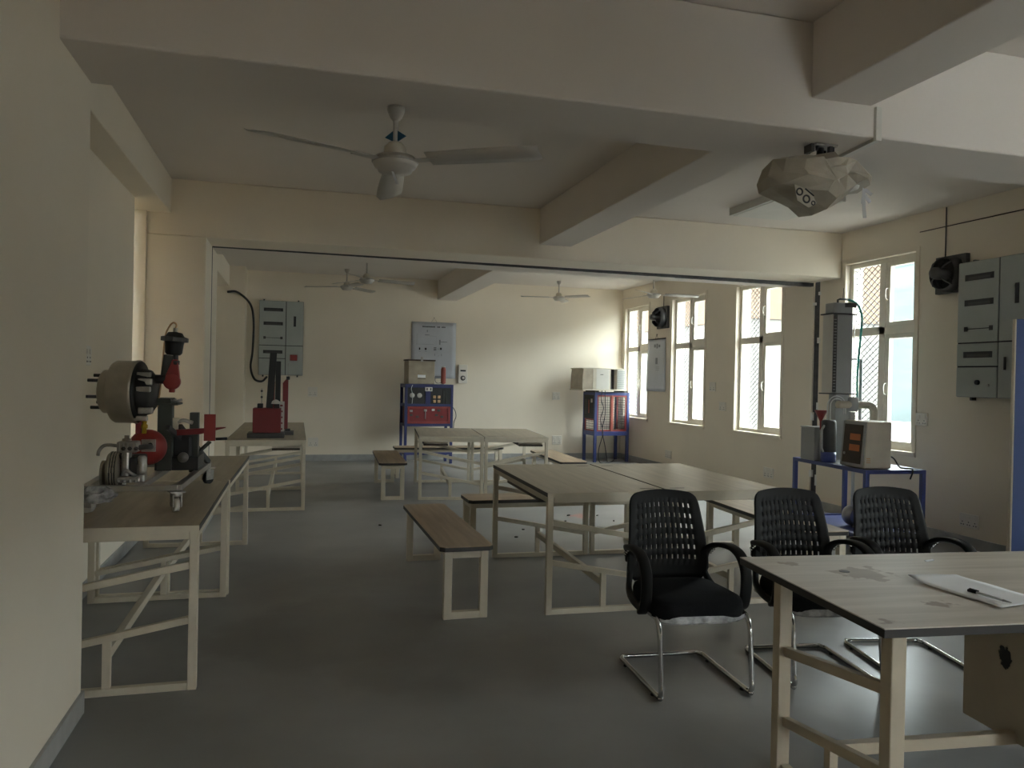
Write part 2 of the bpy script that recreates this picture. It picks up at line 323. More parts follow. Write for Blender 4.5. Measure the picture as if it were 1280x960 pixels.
# ---- windows on the right wall
def make_window(name, y0, y1, z0, z1, label):
    root = thing(name, label, None, (XR, 0, 0)); root['kind'] = 'structure'
    d0, d1 = 0.06, 0.12; W = y1 - y0; zt = 2.115; ym = y0 + W * 0.50
    fr = MB(); t = 0.05
    fr.box(d0, d1, y0, y0 + t, z0, z1).box(d0, d1, y1 - t, y1, z0, z1).box(d0, d1, y0 + t, y1 - t, z0, z0 + t).box(d0, d1, y0 + t, y1 - t, z1 - t, z1)
    fr.build('window_frame', 'winframe', root, 0.004)
    MB().box(d0 - 0.005, d1, ym - 0.04, ym + 0.05, z0 + t, z1 - t).build('mullion', 'winframe', root, 0.004)
    MB().box(d0 - 0.005, d1, y0 + t, y1 - t, zt - 0.045, zt + 0.045).build('transom', 'winframe', root, 0.004)
    # outer reveal lip on the wall face
    lp = MB(); q = 0.045
    lp.box(-0.012, 0, y0 - q, y0, z0 - q, z1 + q).box(-0.012, 0, y1, y1 + q, z0 - q, z1 + q).box(-0.012, 0, y0, y1, z1, z1 + q)
    lp.build('casing', 'wall', root, 0.003)
    MB().box(-0.03, 0.2, y0 - q, y1 + q, z0 - 0.035, z0 + 0.004).build('window_sill', 'wall', root, 0.004)
    for za, zb in ((z0 + t, zt - 0.045), (zt + 0.045, z1 - t)):
        # near sash: glazed, standing slightly proud
        s = MB(); ya, yb = y0 + t, ym - 0.04; k = 0.045
        s.box(d0 + 0.0, d1 - 0.01, ya, ya + k, za, zb).box(d0, d1 - 0.01, yb - k * 1.3, yb, za, zb).box(d0, d1 - 0.01, ya + k, yb - k * 1.3, za, za + k).box(d0, d1 - 0.01, ya + k, yb - k * 1.3, zb - k, zb)
        so = s.build('sash', 'winframe', root, 0.003)
        MB().box(d0 + 0.024, d0 + 0.029, ya + k, yb - k * 1.3, za + k, zb - k).build('pane', 'glass', so)
        h = MB(); hz = za + (zb - za) * 0.5
        h.tube(smooth_path([(d0 - 0.002, yb - 0.03, hz - 0.06), (d0 - 0.03, yb - 0.03, hz - 0.045), (d0 - 0.035, yb - 0.03, hz + 0.04), (d0 - 0.002, yb - 0.03, hz + 0.07)], 4), 0.006)
        h.build('handle', 'white', so)
        # far half: diamond wire mesh in the opening, with glass outside
        ya, yb = ym + 0.05, y1 - t
        MB().box(d1 + 0.02, d1 + 0.025, ya, yb, za, zb).build('pane', 'glass', root)
        wm = MB(); st = 0.095; hgt = zb - za; wd = yb - ya; xw = d0 + 0.03; i = -int(hgt / st) - 2
        sl = 0.74
        while i * st < wd + hgt:
            for sg in (1, -1):
                y_s = i * st
                # line y = y_s + t, z = sl*t (or mirrored)
                t0 = max(0, -y_s); t1 = min(hgt / sl, wd - y_s)
                if t1 - t0 > 0.01:
                    pa, pb_ = (y_s + t0, sl * t0), (y_s + t1, sl * t1)
                    if sg < 0: pa, pb_ = (wd - pa[0], pa[1]), (wd - pb_[0], pb_[1])
                    wm.bar((xw, ya + pa[0], za + pa[1]), (xw, ya + pb_[0], za + pb_[1]), 0.0062, 0.0062, (1, 0, 0))
            i += 1
        wo = wm.build('wire_mesh', 'meshwire', root); wo['kind'] = 'stuff'
    return root
WL = {1: 'tall mesh window in the far right corner beside the air conditioner', 2: 'tall mesh window right of the hanging chart', 3: 'tall mesh window just left of the dark building joint', 4: 'tall mesh window nearest the viewpoint behind the test rig'}
for k in range(4): make_window('window_%d' % (k + 1), *OPEN[k], WL[k + 1])
make_window('window_5', *OPEN[4], 'tall window of the right wall outside the picture'); make_window('window_6', *OPEN[5], 'second tall window of the right wall outside the picture')
r5 = thing('window_7', 'narrow slit window at the end of the left recess', None); r5['kind'] = 'structure'
MB().box(XL - 0.16, XL - 0.12, 7.13, 7.17, .9, 2.96).box(XL - .16, XL - .12, 7.61, 7.65, .9, 2.96).box(XL - .16, XL - .12, 7.17, 7.61, .9, .94).box(XL - .16, XL - .12, 7.17, 7.61, 2.92, 2.96).build('window_frame', 'winframe', r5)
MB().box(XL - 0.142, XL - 0.138, 7.17, 7.61, .94, 2.92).build('pane', 'glass', r5)
# ---- open blue door leaf at the right edge
dr = thing('door_1', 'blue flush door leaf with cream edge standing open at the right picture edge', None, (5.34, 4.75, 0), math.radians(-26)); dr['kind'] = 'structure'
MB().box(0.012, 0.78, -0.02, 0.02, 0.02, 2.045).build('leaf', 'bluedoor', dr, 0.002)
for z in (0.3, 1.05, 1.8): MB().cyl((0.785, -0.012, z), (0.785, -0.012, z + 0.1), 0.008, 8).build('hinge', 'steel', dr)
MB().box(0.0, 0.012, -0.021, 0.021, 0.02, 2.045).build('edge_strip', 'cream', dr, 0.002)

# ---- outside
struct('outside_ground', MB().box(6.4, 90, -60, 120, -3.2, -3.0).box(-90, -2.3, -60, 120, -3.2, -3.0), 'outground', 'pale sunlit ground outside the windows')
hb = MB(); n = 40; rr = random.Random(5); rows = []
for j, (xx, hh) in enumerate(((70, -3), (120, 14), (190, 38), (260, 60))):
    rows.append([(xx + 8 * rr.random(), -160 + 12 * i, hh + (hh > 0) * (8 * math.sin(i * .5 + j) + 5 * rr.random())) for i in range(n)])
hb.add([p for r in rows for p in r], [(j * n + i, j * n + i + 1, (j + 1) * n + i + 1, (j + 1) * n + i) for j in range(3) for i in range(n - 1)], True)
ho = hb.build('hillside', 'hill'); _tag(ho, 'hazy green hillside seen through the right window panes', None, None, 'structure')
struct('slit_light_blocker', MB().box(-3.4, -3.2, 2, 12, -0.2, 3.5).box(-3.4, -1.6, 2, 12, -0.2, 0.0).box(-3.4, -1.6, 2, 12, 3.3, 3.5), 'offcream', 'unseen corridor shell added to dim the light of the left slit window')  # unseen shell, added to cut the light entering the slit window
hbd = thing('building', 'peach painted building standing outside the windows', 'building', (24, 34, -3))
MB().box(-6, 0.3, -6, 60, 0, 7.2).build('lower_wall', 'glarewhite', hbd)  # paler than above: the glare on the lower wall is in its colour
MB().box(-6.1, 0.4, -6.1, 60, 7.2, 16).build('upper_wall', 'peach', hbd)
MB().box(-7.0, 1.0, -7.0, 61, 16, 16.3).build('roof', 'offcream', hbd)
# ================================================================ WORKBENCHES
def workbench(label, loc, rz, w=0.84, d=1.63, h=0.78, front=1, group='cream steel workbenches', sy0=0.05):
    """steel frame table; local x 0..w across, y 0..d along; front=+1: sloped bars rise to x=w, else to x=0"""
    t = thing('workbench', label, 'table', loc, rz, group)
    L = 0.04
    tp = MB().box(0, w, 0.0, d, h - 0.024, h); tp.build('tabletop', 'top', t, 0.002)
    for x in (-0.003, w): MB().box(x, x + 0.003, 0, d, h - 0.026, h - 0.001).build('edge_band', 'dedge', t)
    for y in (-0.004, d): MB().box(-0.002, w + 0.002, y, y + 0.004, h - 0.03, h).build('end_trim', 'cream', t)
    fx = (w - L) if front > 0 else 0.0; bx = 0.0 if front > 0 else w - L; sg = -1 if front > 0 else 1
    for y in (0.0, d - L):
        for x in (0.0, w - L): MB().box(x, x + L, y, y + L, 0, h - 0.026).build('leg', 'cream', t, 0.003)
        MB().box(L, w - L, y + 0.002, y + L - 0.002, 0.0, 0.035).build('floor_rail', 'cream', t, 0.003)
        MB().box(L, w - L, y + 0.002, y + L - 0.002, h - 0.066, h - 0.026).build('top_rail', 'cream', t, 0.003)
        xa, xb = fx + (0 if front > 0 else L), bx + (L if front > 0 else 0)
        for za, zb in ((0.59, 0.445), (0.33, 0.19)):
            MB().bar((xa, y + L / 2, za), (xb, y + L / 2, zb), 0.03, 0.034).build('sloped_rail', 'cream', t, 0.003)
        px = fx + sg * 0.37 + L / 2
        MB().box(px - 0.018, px + 0.018, y + 0.005, y + L - 0.005, 0.035, 0.255).build('post', 'cream', t, 0.002)
    px = fx + sg * 0.37 + L / 2
    MB().box(px - 0.018, px + 0.018, L, d - L, 0.17, 0.215).build('stretcher', 'cream', t, 0.003)
    for x in (0.004, w - 0.034): MB().box(x, x + 0.03, L, d - L, h - 0.066, h - 0.026).build('side_rail', 'cream', t, 0.003)
    # hanging wooden book shelf below the outer long edge
    sx0 = (w - 0.36) if front > 0 else 0.06
    s = MB().box(sx0, sx0 + 0.30, sy0, sy0 + 0.95, h - 0.118, h - 0.098).build('under_shelf', 'shelfwood', t, 0.002)
    for y in (sy0 + .05, sy0 + .88): MB().box(sx0, sx0 + 0.30, y, y + 0.022, h - 0.098, h - 0.024).build('shelf_bracket', 'cream', s)
    # two slotted grommets along the inner edge
    gx = bx + (0.10 if front > 0 else L - 0.10)
    for y in (0.14, d - 0.14):
        g = MB(); pts = [(gx + 0.055 * math.cos(a) , y + 0.012 * math.sin(a)) for a in [2 * PI * i / 16 for i in range(16)]]
        g.prism(pts, h, h + 0.0008, 'z'); g.build('cable_slot', 'dedge', t)
    return t
workbench('long cream workbench nearest the viewpoint on the left, carrying the brake rig', (-1.275, 3.92, 0), 0, sy0=0.5)
workbench('second cream workbench of the left row, under the far end of the brake rig', (-1.265, 5.58, 0), math.radians(-1), sy0=0.5)
workbench('cream workbench beyond the opening at left, carrying the red machines', (-0.735, 8.88, 0), 0)
workbench('cream workbench farthest back at left, behind the red machines', (-0.735, 10.54, 0), 0)
workbench('left half of the nearer pair of joined workbenches in the middle', (1.553, 4.685, 0), math.radians(-1.8), front=-1, sy0=0.42)
workbench('right half of the nearer pair of joined workbenches, behind the black chairs', (2.413, 4.66, 0), math.radians(-1.8), front=1, sy0=0.42)
workbench('left half of the far pair of joined workbenches, before the blue trainer rack', (1.45, 9.42, 0), math.radians(-6.5), w=0.80, front=-1)
workbench('right half of the far pair of joined workbenches, before the caged stand', (2.255, 9.325, 0), math.radians(-6.5), w=0.80, front=1)

# ================================================================ BENCHES
def bench(label, loc, rz, w=0.34, d=1.66, h=0.455, col='benchtop', hole=False):
    t = thing('bench', label, 'bench', loc, rz, 'backless wooden benches'); L = 0.05; i = 0.03
    poly = [(0.03, 0), (w - 0.03, 0), (w, 0.03), (w, d - 0.03), (w - 0.03, d), (0.03, d), (0, d - 0.03), (0, 0.03)]
    MB().prism(poly, h - 0.004, h, 'z').build('seat', col, t)
    MB().prism(poly, h - 0.03, h - 0.004, 'z').build('seat_edge', 'dedge', t)
    for y in (0.02, d - 0.02 - L):
        for x in (i, w - i - L): MB().box(x, x + L, y, y + L, 0.0, h - 0.03).build('leg', 'cream', t, 0.003)
        MB().box(i + L, w - i - L, y + .002, y + L - .002, 0.0, 0.045).build('floor_rail', 'cream', t, 0.003)
        MB().box(i + L, w - i - L, y + .002, y + L - .002, h - 0.075, h - 0.03).build('top_rail', 'cream', t, 0.003)
    for x in (i + 0.01, w - i - 0.04): MB().box(x, x + 0.03, L, d - L, h - 0.075, h - 0.03).build('side_rail', 'cream', t, 0.003)
    return t
bench('wooden topped bench standing alone nearest the viewpoint in the centre aisle', (0.87, 4.70, 0), math.radians(0.5))
bench('bench lying crosswise right behind the nearer pair of workbenches', (1.44, 6.86, 0), math.radians(-90), w=0.38)
bench('bench end-on at the left end of the far pair of workbenches', (0.975, 9.45, 0), math.radians(-2.5))
bench('bench lying crosswise behind the far pair of workbenches, before the blue trainer rack', (1.42, 11.85, 0), math.radians(-91), w=0.36)
bench('bench at the right of the far pair of workbenches, before the caged stand', (3.27, 9.37, 0), math.radians(-3), w=0.36)
bench('bench half hidden behind the black chairs, right of the nearer workbenches', (3.50, 4.74, 0), math.radians(-4), w=0.37)

# ================================================================ FRONT DESK
dk = thing('desk', 'large desk with stained laminate top at the lower right, nearest the viewpoint', 'desk', (1.70, 1.92, 0), math.radians(-5.5))
DW, DD, DH = 1.75, 0.93, 0.78
MB().box(0, DW, 0, DD, DH - 0.004, DH).build('desktop', 'desktop', dk)
MB().box(0, DW, 0, DD, DH - 0.03, DH - 0.004).build('desktop_edge', 'dedge', dk, 0.001)
LG = 0.052
for x, y in ((0.055, 0.04), (0.045, 0.68), (DW - 0.11, 0.04), (DW - 0.11, 0.68)):
    MB().box(x, x + LG, y, y + LG, 0, DH - 0.03).build('leg', 'creamdesk', dk, 0.004)
for xc in (0.078, DW - 0.084):
    for za, zb in ((0.56, 0.47), (0.30, 0.20)):
        MB().bar((xc, 0.04 + LG, za), (xc, 0.68, zb), 0.03, 0.036).build('sloped_rail', 'creamdesk', dk, 0.003)
    MB().box(xc - .018, xc + .018, 0.04 + LG, 0.68, 0, 0.035).build('floor_rail', 'creamdesk', dk, 0.003)
    MB().box(xc - .016, xc + .016, 0.36, 0.395, 0.035, 0.24).build('post', 'creamdesk', dk, 0.002)
MB().box(0.094, DW - 0.10, 0.36, 0.395, 0.215, 0.258).build('stretcher', 'creamdesk', dk, 0.003)
pd = MB().box(0.80, 1.25, 0.04, 0.62, 0.22, DH - 0.032).build('drawer_box', 'creamdesk', dk, 0.003)
for k in range(3):
    dwr = MB().box(0.815, 1.235, 0.025, 0.04, 0.235 + k * 0.172, 0.395 + k * 0.172).build('drawer_front', 'creamdesk', dk, 0.003)
    MB().cyl((1.025, 0.025, 0.32 + k * 0.172), (1.025, 0.005, 0.32 + k * 0.172), 0.012).build('drawer_knob', 'steel', dwr)
MB().cyl((0.30, 0.66, DH), (0.30, 0.66, DH + 0.001), 0.02, 12).build('cable_slot', 'dedge', dk).scale = (1, 1, 1)
stain(MAT['desktop'], (0.36, 0.62, 0.78), 0.27, (0.20, 0.14, 0.09), 0.6, 13, (0.40, 0.46))
stain(MAT['desktop'], (0.36, 0.22, 0.78), 0.16, (0.16, 0.11, 0.075), 0.7, 22, (0.5, 0.6))
stain(MAT['desktop'], (0.06, 0.05, 0.78), 0.10, (0.15, 0.10, 0.07), 0.6, 20, (0.5, 0.6))
stain(MAT['desktop'], (0.15, 0.80, 0.78), 0.13, (0.20, 0.14, 0.09), 0.6, 24, (0.5, 0.6))
stain(MAT['creamdesk'], (0.80, 0.415, 0.515), 0.085, (0.008, 0.008, 0.007), 1.0, 30, (0.36, 0.42))
def sheet(label, loc, rz, wd, ln, z0, curl, seed):
    rr = random.Random(seed); m = MB(); nx, ny = 7, 12; vs = []
    for i in range(nx + 1):
        for j in range(ny + 1):
            u, v = i / nx, j / ny
            vs.append((u * wd, v * ln, z0 + curl * max(0, v - 0.7) ** 2 * 8 * (1.2 - u) + 0.012 * max(0, 0.12 - v) * 8 * u + 0.001 * math.sin(u * 7 + v * 11)))
    k = ny + 1
    fs = [(i * k + j, (i + 1) * k + j, (i + 1) * k + j + 1, i * k + j + 1) for i in range(nx) for j in range(ny)]
    m.add(vs, fs, True); o = m.build('paper_sheet', 'paper', None); o.location = loc; o.rotation_euler = (0, 0, rz)
    sd = o.modifiers.new('solid', 'SOLIDIFY'); sd.thickness = 0.0008
    _tag(o, label, 'paper')
sheet('white paper sheet lying on the desk with the pen on it', (2.235, 2.005, 0.7805), math.radians(4), 0.24, 0.38, 0.004, 0.02, 1)
pn = thing('pen', 'clear barrelled ballpoint pen lying on the paper', 'pen', (2.295, 2.105, 0.7915), math.radians(95))
MB().cyl((-0.045, 0, 0), (0.055, 0, 0), 0.0045, 10).build('barrel', 'clearhose', pn)
MB().cyl((0.052, 0, 0), (0.085, 0, 0), 0.0055, 10).build('cap', 'ink', pn)
MB().cyl((-0.045, 0, 0), (-0.075, 0, 0), 0.0045, 10, 0.0012).build('tip', 'steel', pn)
MB().box(0.045, 0.08, -0.002, 0.002, 0.005, 0.009).build('clip', 'ink', pn)
MB().cyl((-0.04, 0, 0), (0.05, 0, 0), 0.0018, 8).build('ink_tube', 'ink', pn)
sc = MB().prism([(0, 0), (0.05, 0.012), (0.058, 0.03), (0.01, 0.022)], 0, 0.002, 'z').build('paper_scrap', 'paper'); sc.location = (2.52, 2.62, 0.7805)
_tag(sc, 'tiny white paper scrap near the far edge of the desk', 'paper scrap')

# ================================================================ CHAIRS
def ribbon(m, path, cx, wd, th, closed=False):
    P = [Vector((cx - (math.copysign(p[2], cx) if len(p) > 2 else 0), p[0], p[1])) for p in path]; n = len(P); vs = []
    for i, p in enumerate(P):
        d = (P[min(i + 1, n - 1)] - P[max(i - 1, 0)]).normalized(); nn = Vector((1, 0, 0)).cross(d)
        for a, b in ((-1, -0.6), (-0.7, -1), (0.7, -1), (1, -0.6), (1, 0.6), (0.7, 1), (-0.7, 1), (-1, 0.6)): vs.append(p + Vector((a * wd / 2, 0, 0)) + nn * (b * th / 2))
    m.add(vs, [(i * 8 + k, i * 8 + (k + 1) % 8, (i + 1) * 8 + (k + 1) % 8, (i + 1) * 8 + k) for i in range(n - 1) for k in range(8)] + [tuple(range(7, -1, -1)), tuple(range((n - 1) * 8, n * 8))], True)
    return m
def make_chair():
    t = thing('visitor_chair', '', 'chair')
    # chrome cantilever tube
    hw = 0.232; rr = 0.05
    half = [(hw, 0.16, 0.375), (hw, -0.17, 0.375), (hw, -0.225, 0.365), (hw, -0.252, 0.325), (hw, -0.262, 0.28), (hw, -0.283, 0.09), (hw, -0.29, 0.05), (hw, -0.275, 0.022), (hw, -0.24, 0.014), (hw, 0.20, 0.014), (hw, 0.25, 0.014), (hw - 0.016, 0.278, 0.014), (hw - 0.05, 0.288, 0.014)]
    path = half + [(-x, y, z) for x, y, z in half[::-1]]
    MB().tube(smooth_path(path, 3), 0.0125, 10).build('cantilever_frame', 'chrome', t)
    for s in (-1, 1):
        for y in (-0.2, 0.18): MB().cyl((s * hw, y, 0.0), (s * hw, y, 0.004), 0.016, 10).build('glide', 'rubber', t)
    # seat cushion with rounded corners, crowned top
    m = MB(); n = 36; rings = [(0.90, 0.372), (0.985, 0.378), (1.0, 0.395), (1.0, 0.425), (0.97, 0.447), (0.88, 0.458), (0.55, 0.463), (0.0, 0.464)]; vs = []
    for sc_, z in rings:
        for i in range(n):
            a = 2 * PI * i / n; c_, s_ = math.cos(a), math.sin(a); p = 0.42
            x = 0.235 * math.copysign(abs(c_) ** p, c_) * sc_; y = 0.235 * math.copysign(abs(s_) ** p, s_) * sc_
            dz = -0.018 * max(0, (-y - 0.1) / 0.135) ** 2
            vs.append((x * (1.0 - 0.06 * (y / 0.235)), y - 0.01, z + dz))
    k = len(rings)
    m.add(vs, [(j * n + i, j * n + (i + 1) % n, (j + 1) * n + (i + 1) % n, (j + 1) * n + i) for j in range(k - 1) for i in range(n)] + [tuple(range(n - 1, -1, -1))], True)
    m.build('seat', 'blackfab', t)
    # leftover clear packing film round the seat pan
    m = MB(); q = random.Random(9); vs = []; n2 = 72
    for i in range(n2):
        a = 2 * PI * i / n2; c_, s_ = math.cos(a), math.sin(a); p = 0.42
        x = 0.240 * math.copysign(abs(c_) ** p, c_); y = 0.240 * math.copysign(abs(s_) ** p, s_) - 0.01
        f = 1.0 + 0.008 * q.random(); g = 1 + 0.014 * q.random(); hz = 0.014 + 0.010 * math.sin(a * 3) + 0.006 * math.sin(a * 7 + 1) + 0.004 * q.random()
        dz = -0.018 * max(0, (-y - 0.1) / 0.135) ** 2
        for k_, (ff, z) in enumerate(((f * 0.97, 0.366), (g, 0.376), (f * 1.003, 0.378 + hz))): vs.append((x * ff * (1 - 0.06 * y / .235), y * ff, z + dz))
    m.add(vs, [(i * 3 + j, ((i + 1) % n2) * 3 + j, ((i + 1) % n2) * 3 + j + 1, i * 3 + j + 1) for i in range(n2) for j in range(2)], False)
    _tag(m.build('plastic_wrap', 'wrap', t), 'leftover crumpled packing film around the seat')
    # perforated backrest shell
    cols, rows = 12, 6
    us = [-1.0, -0.93, -0.84]; step = 1.68 / cols
    ub = []
    for c_ in range(cols): u0 = -0.80 + c_ * (1.6 / cols); ub += [u0 + 0.02, u0 + 0.02 + 0.042]
    us = [-1.0, -0.95, -0.88] + ub + [0.82, 0.88, 0.95, 1.0]
    vb = []
    for r_ in range(rows): v0 = 0.22 + r_ * 0.118; vb += [v0, v0 + 0.05]
    vv = [0.0, 0.06, 0.14] + vb + [0.92, 0.96, 0.985, 1.0]
    def P(u, v):
        wd = 0.215 + 0.018 * (1 - v) - 0.028 * max(0, v - 0.3)
        if v > 0.9: wd *= 1 - 0.05 * ((v - 0.9) / 0.1) ** 2
        if v < 0.12: wd *= 0.80 + 0.2 * math.sqrt(v / 0.12)
        z = 0.445 + 0.465 * v - (0.018 * u * u + 0.018 * max(0, abs(u) - 0.8) ** 2 * 25) * v
        y = 0.215 + 0.05 * v + 0.07 * v * v + 0.03 * (1 - v) ** 3 - 0.045 * u * u
        return (u * wd, y, z)
    m = MB(); vs = [P(u, v) for u in us for v in vv]; k = len(vv)
    su = {us.index(x) for x in ub[::2]}; sv = {vv.index(x) for x in vb[::2]}
    m.add(vs, [(i * k + j, (i + 1) * k + j, (i + 1) * k + j + 1, i * k + j + 1) for i in range(len(us) - 1) for j in range(k - 1) if not (i in su and j in sv)], True)
    o = m.build('backrest', 'blackpl', t); sd = o.modifiers.new('solid', 'SOLIDIFY'); sd.thickness = 0.012; sd.offset = 0
    for s in (-1, 1):
        pth = smooth_path([(0.225, 0.545, 0.055), (0.205, 0.60, 0.045), (0.14, 0.64, 0.012), (0.0, 0.655, 0), (-0.095, 0.632, 0), (-0.15, 0.565, 0), (-0.155, 0.48, 0), (-0.135, 0.40, 0), (-0.10, 0.372, 0)], 4)
        ar = ribbon(MB(), pth, s * 0.262, 0.054, 0.026).build('arm_rest', 'blackpl', t)
        lw = smooth_path([(-0.10, 0.376, 0), (0.02, 0.385, 0), (0.14, 0.41, 0.015), (0.205, 0.47, 0.04), (0.225, 0.55, 0.05)], 4)
        ribbon(MB(), lw, s * 0.256, 0.03, 0.03).build('arm_base', 'blackpl', ar)
        bo = MB()
        for y_, z_ in ((0.175, 0.575), (0.195, 0.560), (0.155, 0.588)): bo.cyl((s * 0.243, y_ + .02, z_ + .035), (s * 0.243, y_ + .005, z_ + .02), 0.006, 8)
        bo.build('bolts', 'chrome', ar)['kind'] = 'stuff'
    return t
mat('wrap', (0.42, 0.42, 0.42), 0.12, var=0.4, scale=30, spec=0.8)
ch = make_chair()
CH = [((1.92, 3.565), 4, 'black visitor chair at left of the three, standing clear of the desk'),
      ((2.65, 3.53), 8, 'middle black visitor chair, its seat hidden behind the desk corner'),
      ((3.27, 3.50), 12, 'right-hand black visitor chair, only its back rising above the desk')]
for i, (p, a, lab) in enumerate(CH):
    c = ch if i == 0 else dup(ch)
    c.location = (p[0], p[1], 0); c.rotation_euler = (0, 0, math.radians(-a)); c['label'] = lab; c['group'] = 'black visitor chairs behind the desk'
# ================================================================ BRAKE TRAINING RIG on the left benches (local origin on the bench top)
RG = thing('brake_training_rig', 'cutaway truck brake and compressor rig on a wheeled trolley standing on the left workbenches', 'training rig', (-0.85, 4.85, 0.78))
ox, oy, oz = -0.85, 4.85, 0.78
def W(x, y, z): return (x - ox, y - oy, z - oz)
# trolley frame of square tube
tf = [('near', (-1.02, 4.34), (-0.585, 4.32)), ('right', (-0.585, 4.32), (-0.55, 5.40)), ('far', (-0.55, 5.40), (-1.06, 5.42)), ('left', (-1.06, 5.42), (-1.02, 4.34)), ('middle', (-0.78, 4.34), (-0.76, 5.40))]
for nm, a, b in tf: MB().bar(W(*a, 0.905), W(*b, 0.905), 0.04, 0.03).build('trolley_rail', 'steel', RG, 0.003)
for i, (x, y, a) in enumerate(((-0.59, 4.315, 20), (-0.555, 5.38, -35), (-1.05, 5.39, 10), (-1.0, 4.35, 60))):
    M = Matrix.Translation(W(x, y, 0.78)) @ Matrix.Rotation(math.radians(a), 4, 'Z')
    m = MB(); m.cbox((0, 0, 0.105), (0.075, 0.075, 0.008), M); m.cyl(M @ Vector((0, 0, 0.08)), M @ Vector((0, 0, 0.105)), 0.03, 14)
    for s in (-1, 1): m.box(s * 0.02 - 0.003, s * 0.02 + 0.003, -0.025, 0.04, 0.028, 0.09, M)
    c = m.build('caster', 'alu', RG, 0.002)
    MB().cyl(M @ Vector((-0.014, 0.014, 0.037)), M @ Vector((0.014, 0.014, 0.037)), 0.037, 20).build('wheel', 'white' if i != 1 else 'rubber', c)
    MB().cyl(M @ Vector((-0.025, 0.014, 0.037)), M @ Vector((0.025, 0.014, 0.037)), 0.008, 10).build('axle', 'steel', c)
    if i in (0,):
        MB().bar(M @ Vector((0, 0.03, 0.055)), M @ Vector((0.0, 0.085, 0.035)), 0.03, 0.006).build('brake_pedal', 'steel', c)
# crumpled foil round the near left caster
q = random.Random(2); m = MB(); vs = []
for i in range(7):
    for j in range(14):
        a = 2 * PI * j / 14; r = (0.055 + 0.04 * q.random()) * (1 - 0.25 * abs(i - 3) / 3)
        vs.append(W(-0.955 + r * math.cos(a), 4.33 + r * 0.6 * math.sin(a), 0.83 + 0.085 * i / 6 + 0.012 * q.random()))
m.add(vs, [(i * 14 + j, i * 14 + (j + 1) % 14, (i + 1) * 14 + (j + 1) % 14, (i + 1) * 14 + j) for i in range(6) for j in range(14)])
_tag(m.build('packing_foil', 'wrap', RG), 'crumpled shiny packing round the near left caster')
# brake drum and hub, axis along x
cy, cz = 4.8, 1.385
ax = (-0.97, 0.12, 0.0)
A = Vector(W(-0.86, cy, cz)); D = Vector(ax).normalized()
MB().lathe([(0.0, 0.14), (0.125, 0.14), (0.125, 0.155), (0.0, 0.155)], A, D).lathe([(0.165, -0.002), (0.180, -0.002), (0.180, 0.012), (0.176, 0.018), (0.176, 0.115), (0.168, 0.128), (0.128, 0.135), (0.124, 0.142), (0.122, 0.182), (0.112, 0.19), (0.06, 0.19), (0.055, 0.175), (0.0, 0.175)], A, D, 40).build('brake_drum', 'drum', RG)
U, V = frame_of(D)
for k in range(6):
    a = 2 * PI * k / 6 + 0.3; p = A + U * 0.092 * math.cos(a) + V * 0.092 * math.sin(a)
    s = MB().cyl(p + D * 0.185, p + D * 0.25, 0.0095, 10).build('wheel_stud', 'dkgrey', RG)
MB().lathe([(0.0, -0.012), (0.172, -0.012), (0.172, 0.0), (0.0, 0.0)], A, D, 40).build('backing_plate', 'black', RG)
MB().lathe([(0.0, -0.085), (0.09, -0.085), (0.125, -0.06), (0.135, -0.02), (0.135, -0.012)], A, D, 30).build('brake_flange', 'black', RG)
for k, (dz, dx, sz) in enumerate(((0.10, -0.035, .045), (0.06, -0.045, .06), (0.018, -0.04, .05), (-0.10, -0.05, .06), (-0.145, -0.02, .05))):
    MB().cbox(W(-0.86 - dx, cy - 0.115 + 0.02 * abs(k - 2), cz + dz), (0.075, 0.04, sz * 0.6)).build('brake_bracket', 'alu', RG, 0.006)
MB().cyl(W(-0.80, cy, cz + 0.075), W(-0.685, cy, cz + 0.075), 0.026, 14).build('cam_shaft', 'black', RG)
# slack adjuster (red)
m = MB().lathe([(0.0, -0.03), (0.03, -0.03), (0.046, -0.02), (0.046, 0.02), (0.03, 0.03), (0.0, 0.03)], W(-0.69, cy, 1.447), (0, 1, 0), 20)
m.prism([(-0.69 - ox - 0.042, 1.46 - oz), (-0.69 - ox + 0.042, 1.46 - oz), (-0.672 - ox + 0.012, 1.575 - oz), (-0.672 - ox - 0.016, 1.575 - oz)], cy - oy - 0.018, cy - oy + 0.018, 'y')
m.cyl(W(-0.69, cy, 1.41), W(-0.69, cy, 1.385), 0.016, 10).build('slack_adjuster', 'redlight', RG, 0.004)
MB().bar(W(-0.732, cy + 0.01, 1.44), W(-0.712, cy + 0.01, 1.60), 0.05, 0.03, (0, 1, 0)).build('chamber_bracket', 'dkgreen', RG, 0.006)
MB().cyl(W(-0.672, cy, 1.56), W(-0.672, cy, 1.61), 0.014, 10).lathe([(0, 0), (.02, 0), (.022, .02), (0.012, .028)], W(-0.672, cy, 1.545), (0, 0, 1), 12).build('push_rod', 'dkgrey', RG)
m = MB().lathe([(0.0, 0.0), (0.035, 0.0), (0.046, 0.012), (0.05, 0.06), (0.052, 0.075), (0.066, 0.078), (0.07, 0.09), (0.066, 0.102), (0.05, 0.108), (0.038, 0.128), (0.0, 0.134)], W(-0.685, cy, 1.60), (0.06, 0, 1), 28)
m.build('brake_chamber', 'black', RG)
cl = MB().lathe([(0.066, 0.076), (0.075, 0.078), (0.075, 0.1), (0.066, 0.104)], W(-0.685, cy, 1.60), (0.06, 0, 1), 10, False)
cl.build('clamp_ring', 'dkgrey', RG)
MB().cyl(W(-0.678, cy, 1.73), W(-0.676, cy, 1.755), 0.012, 8).build('air_fitting', 'alu', RG)
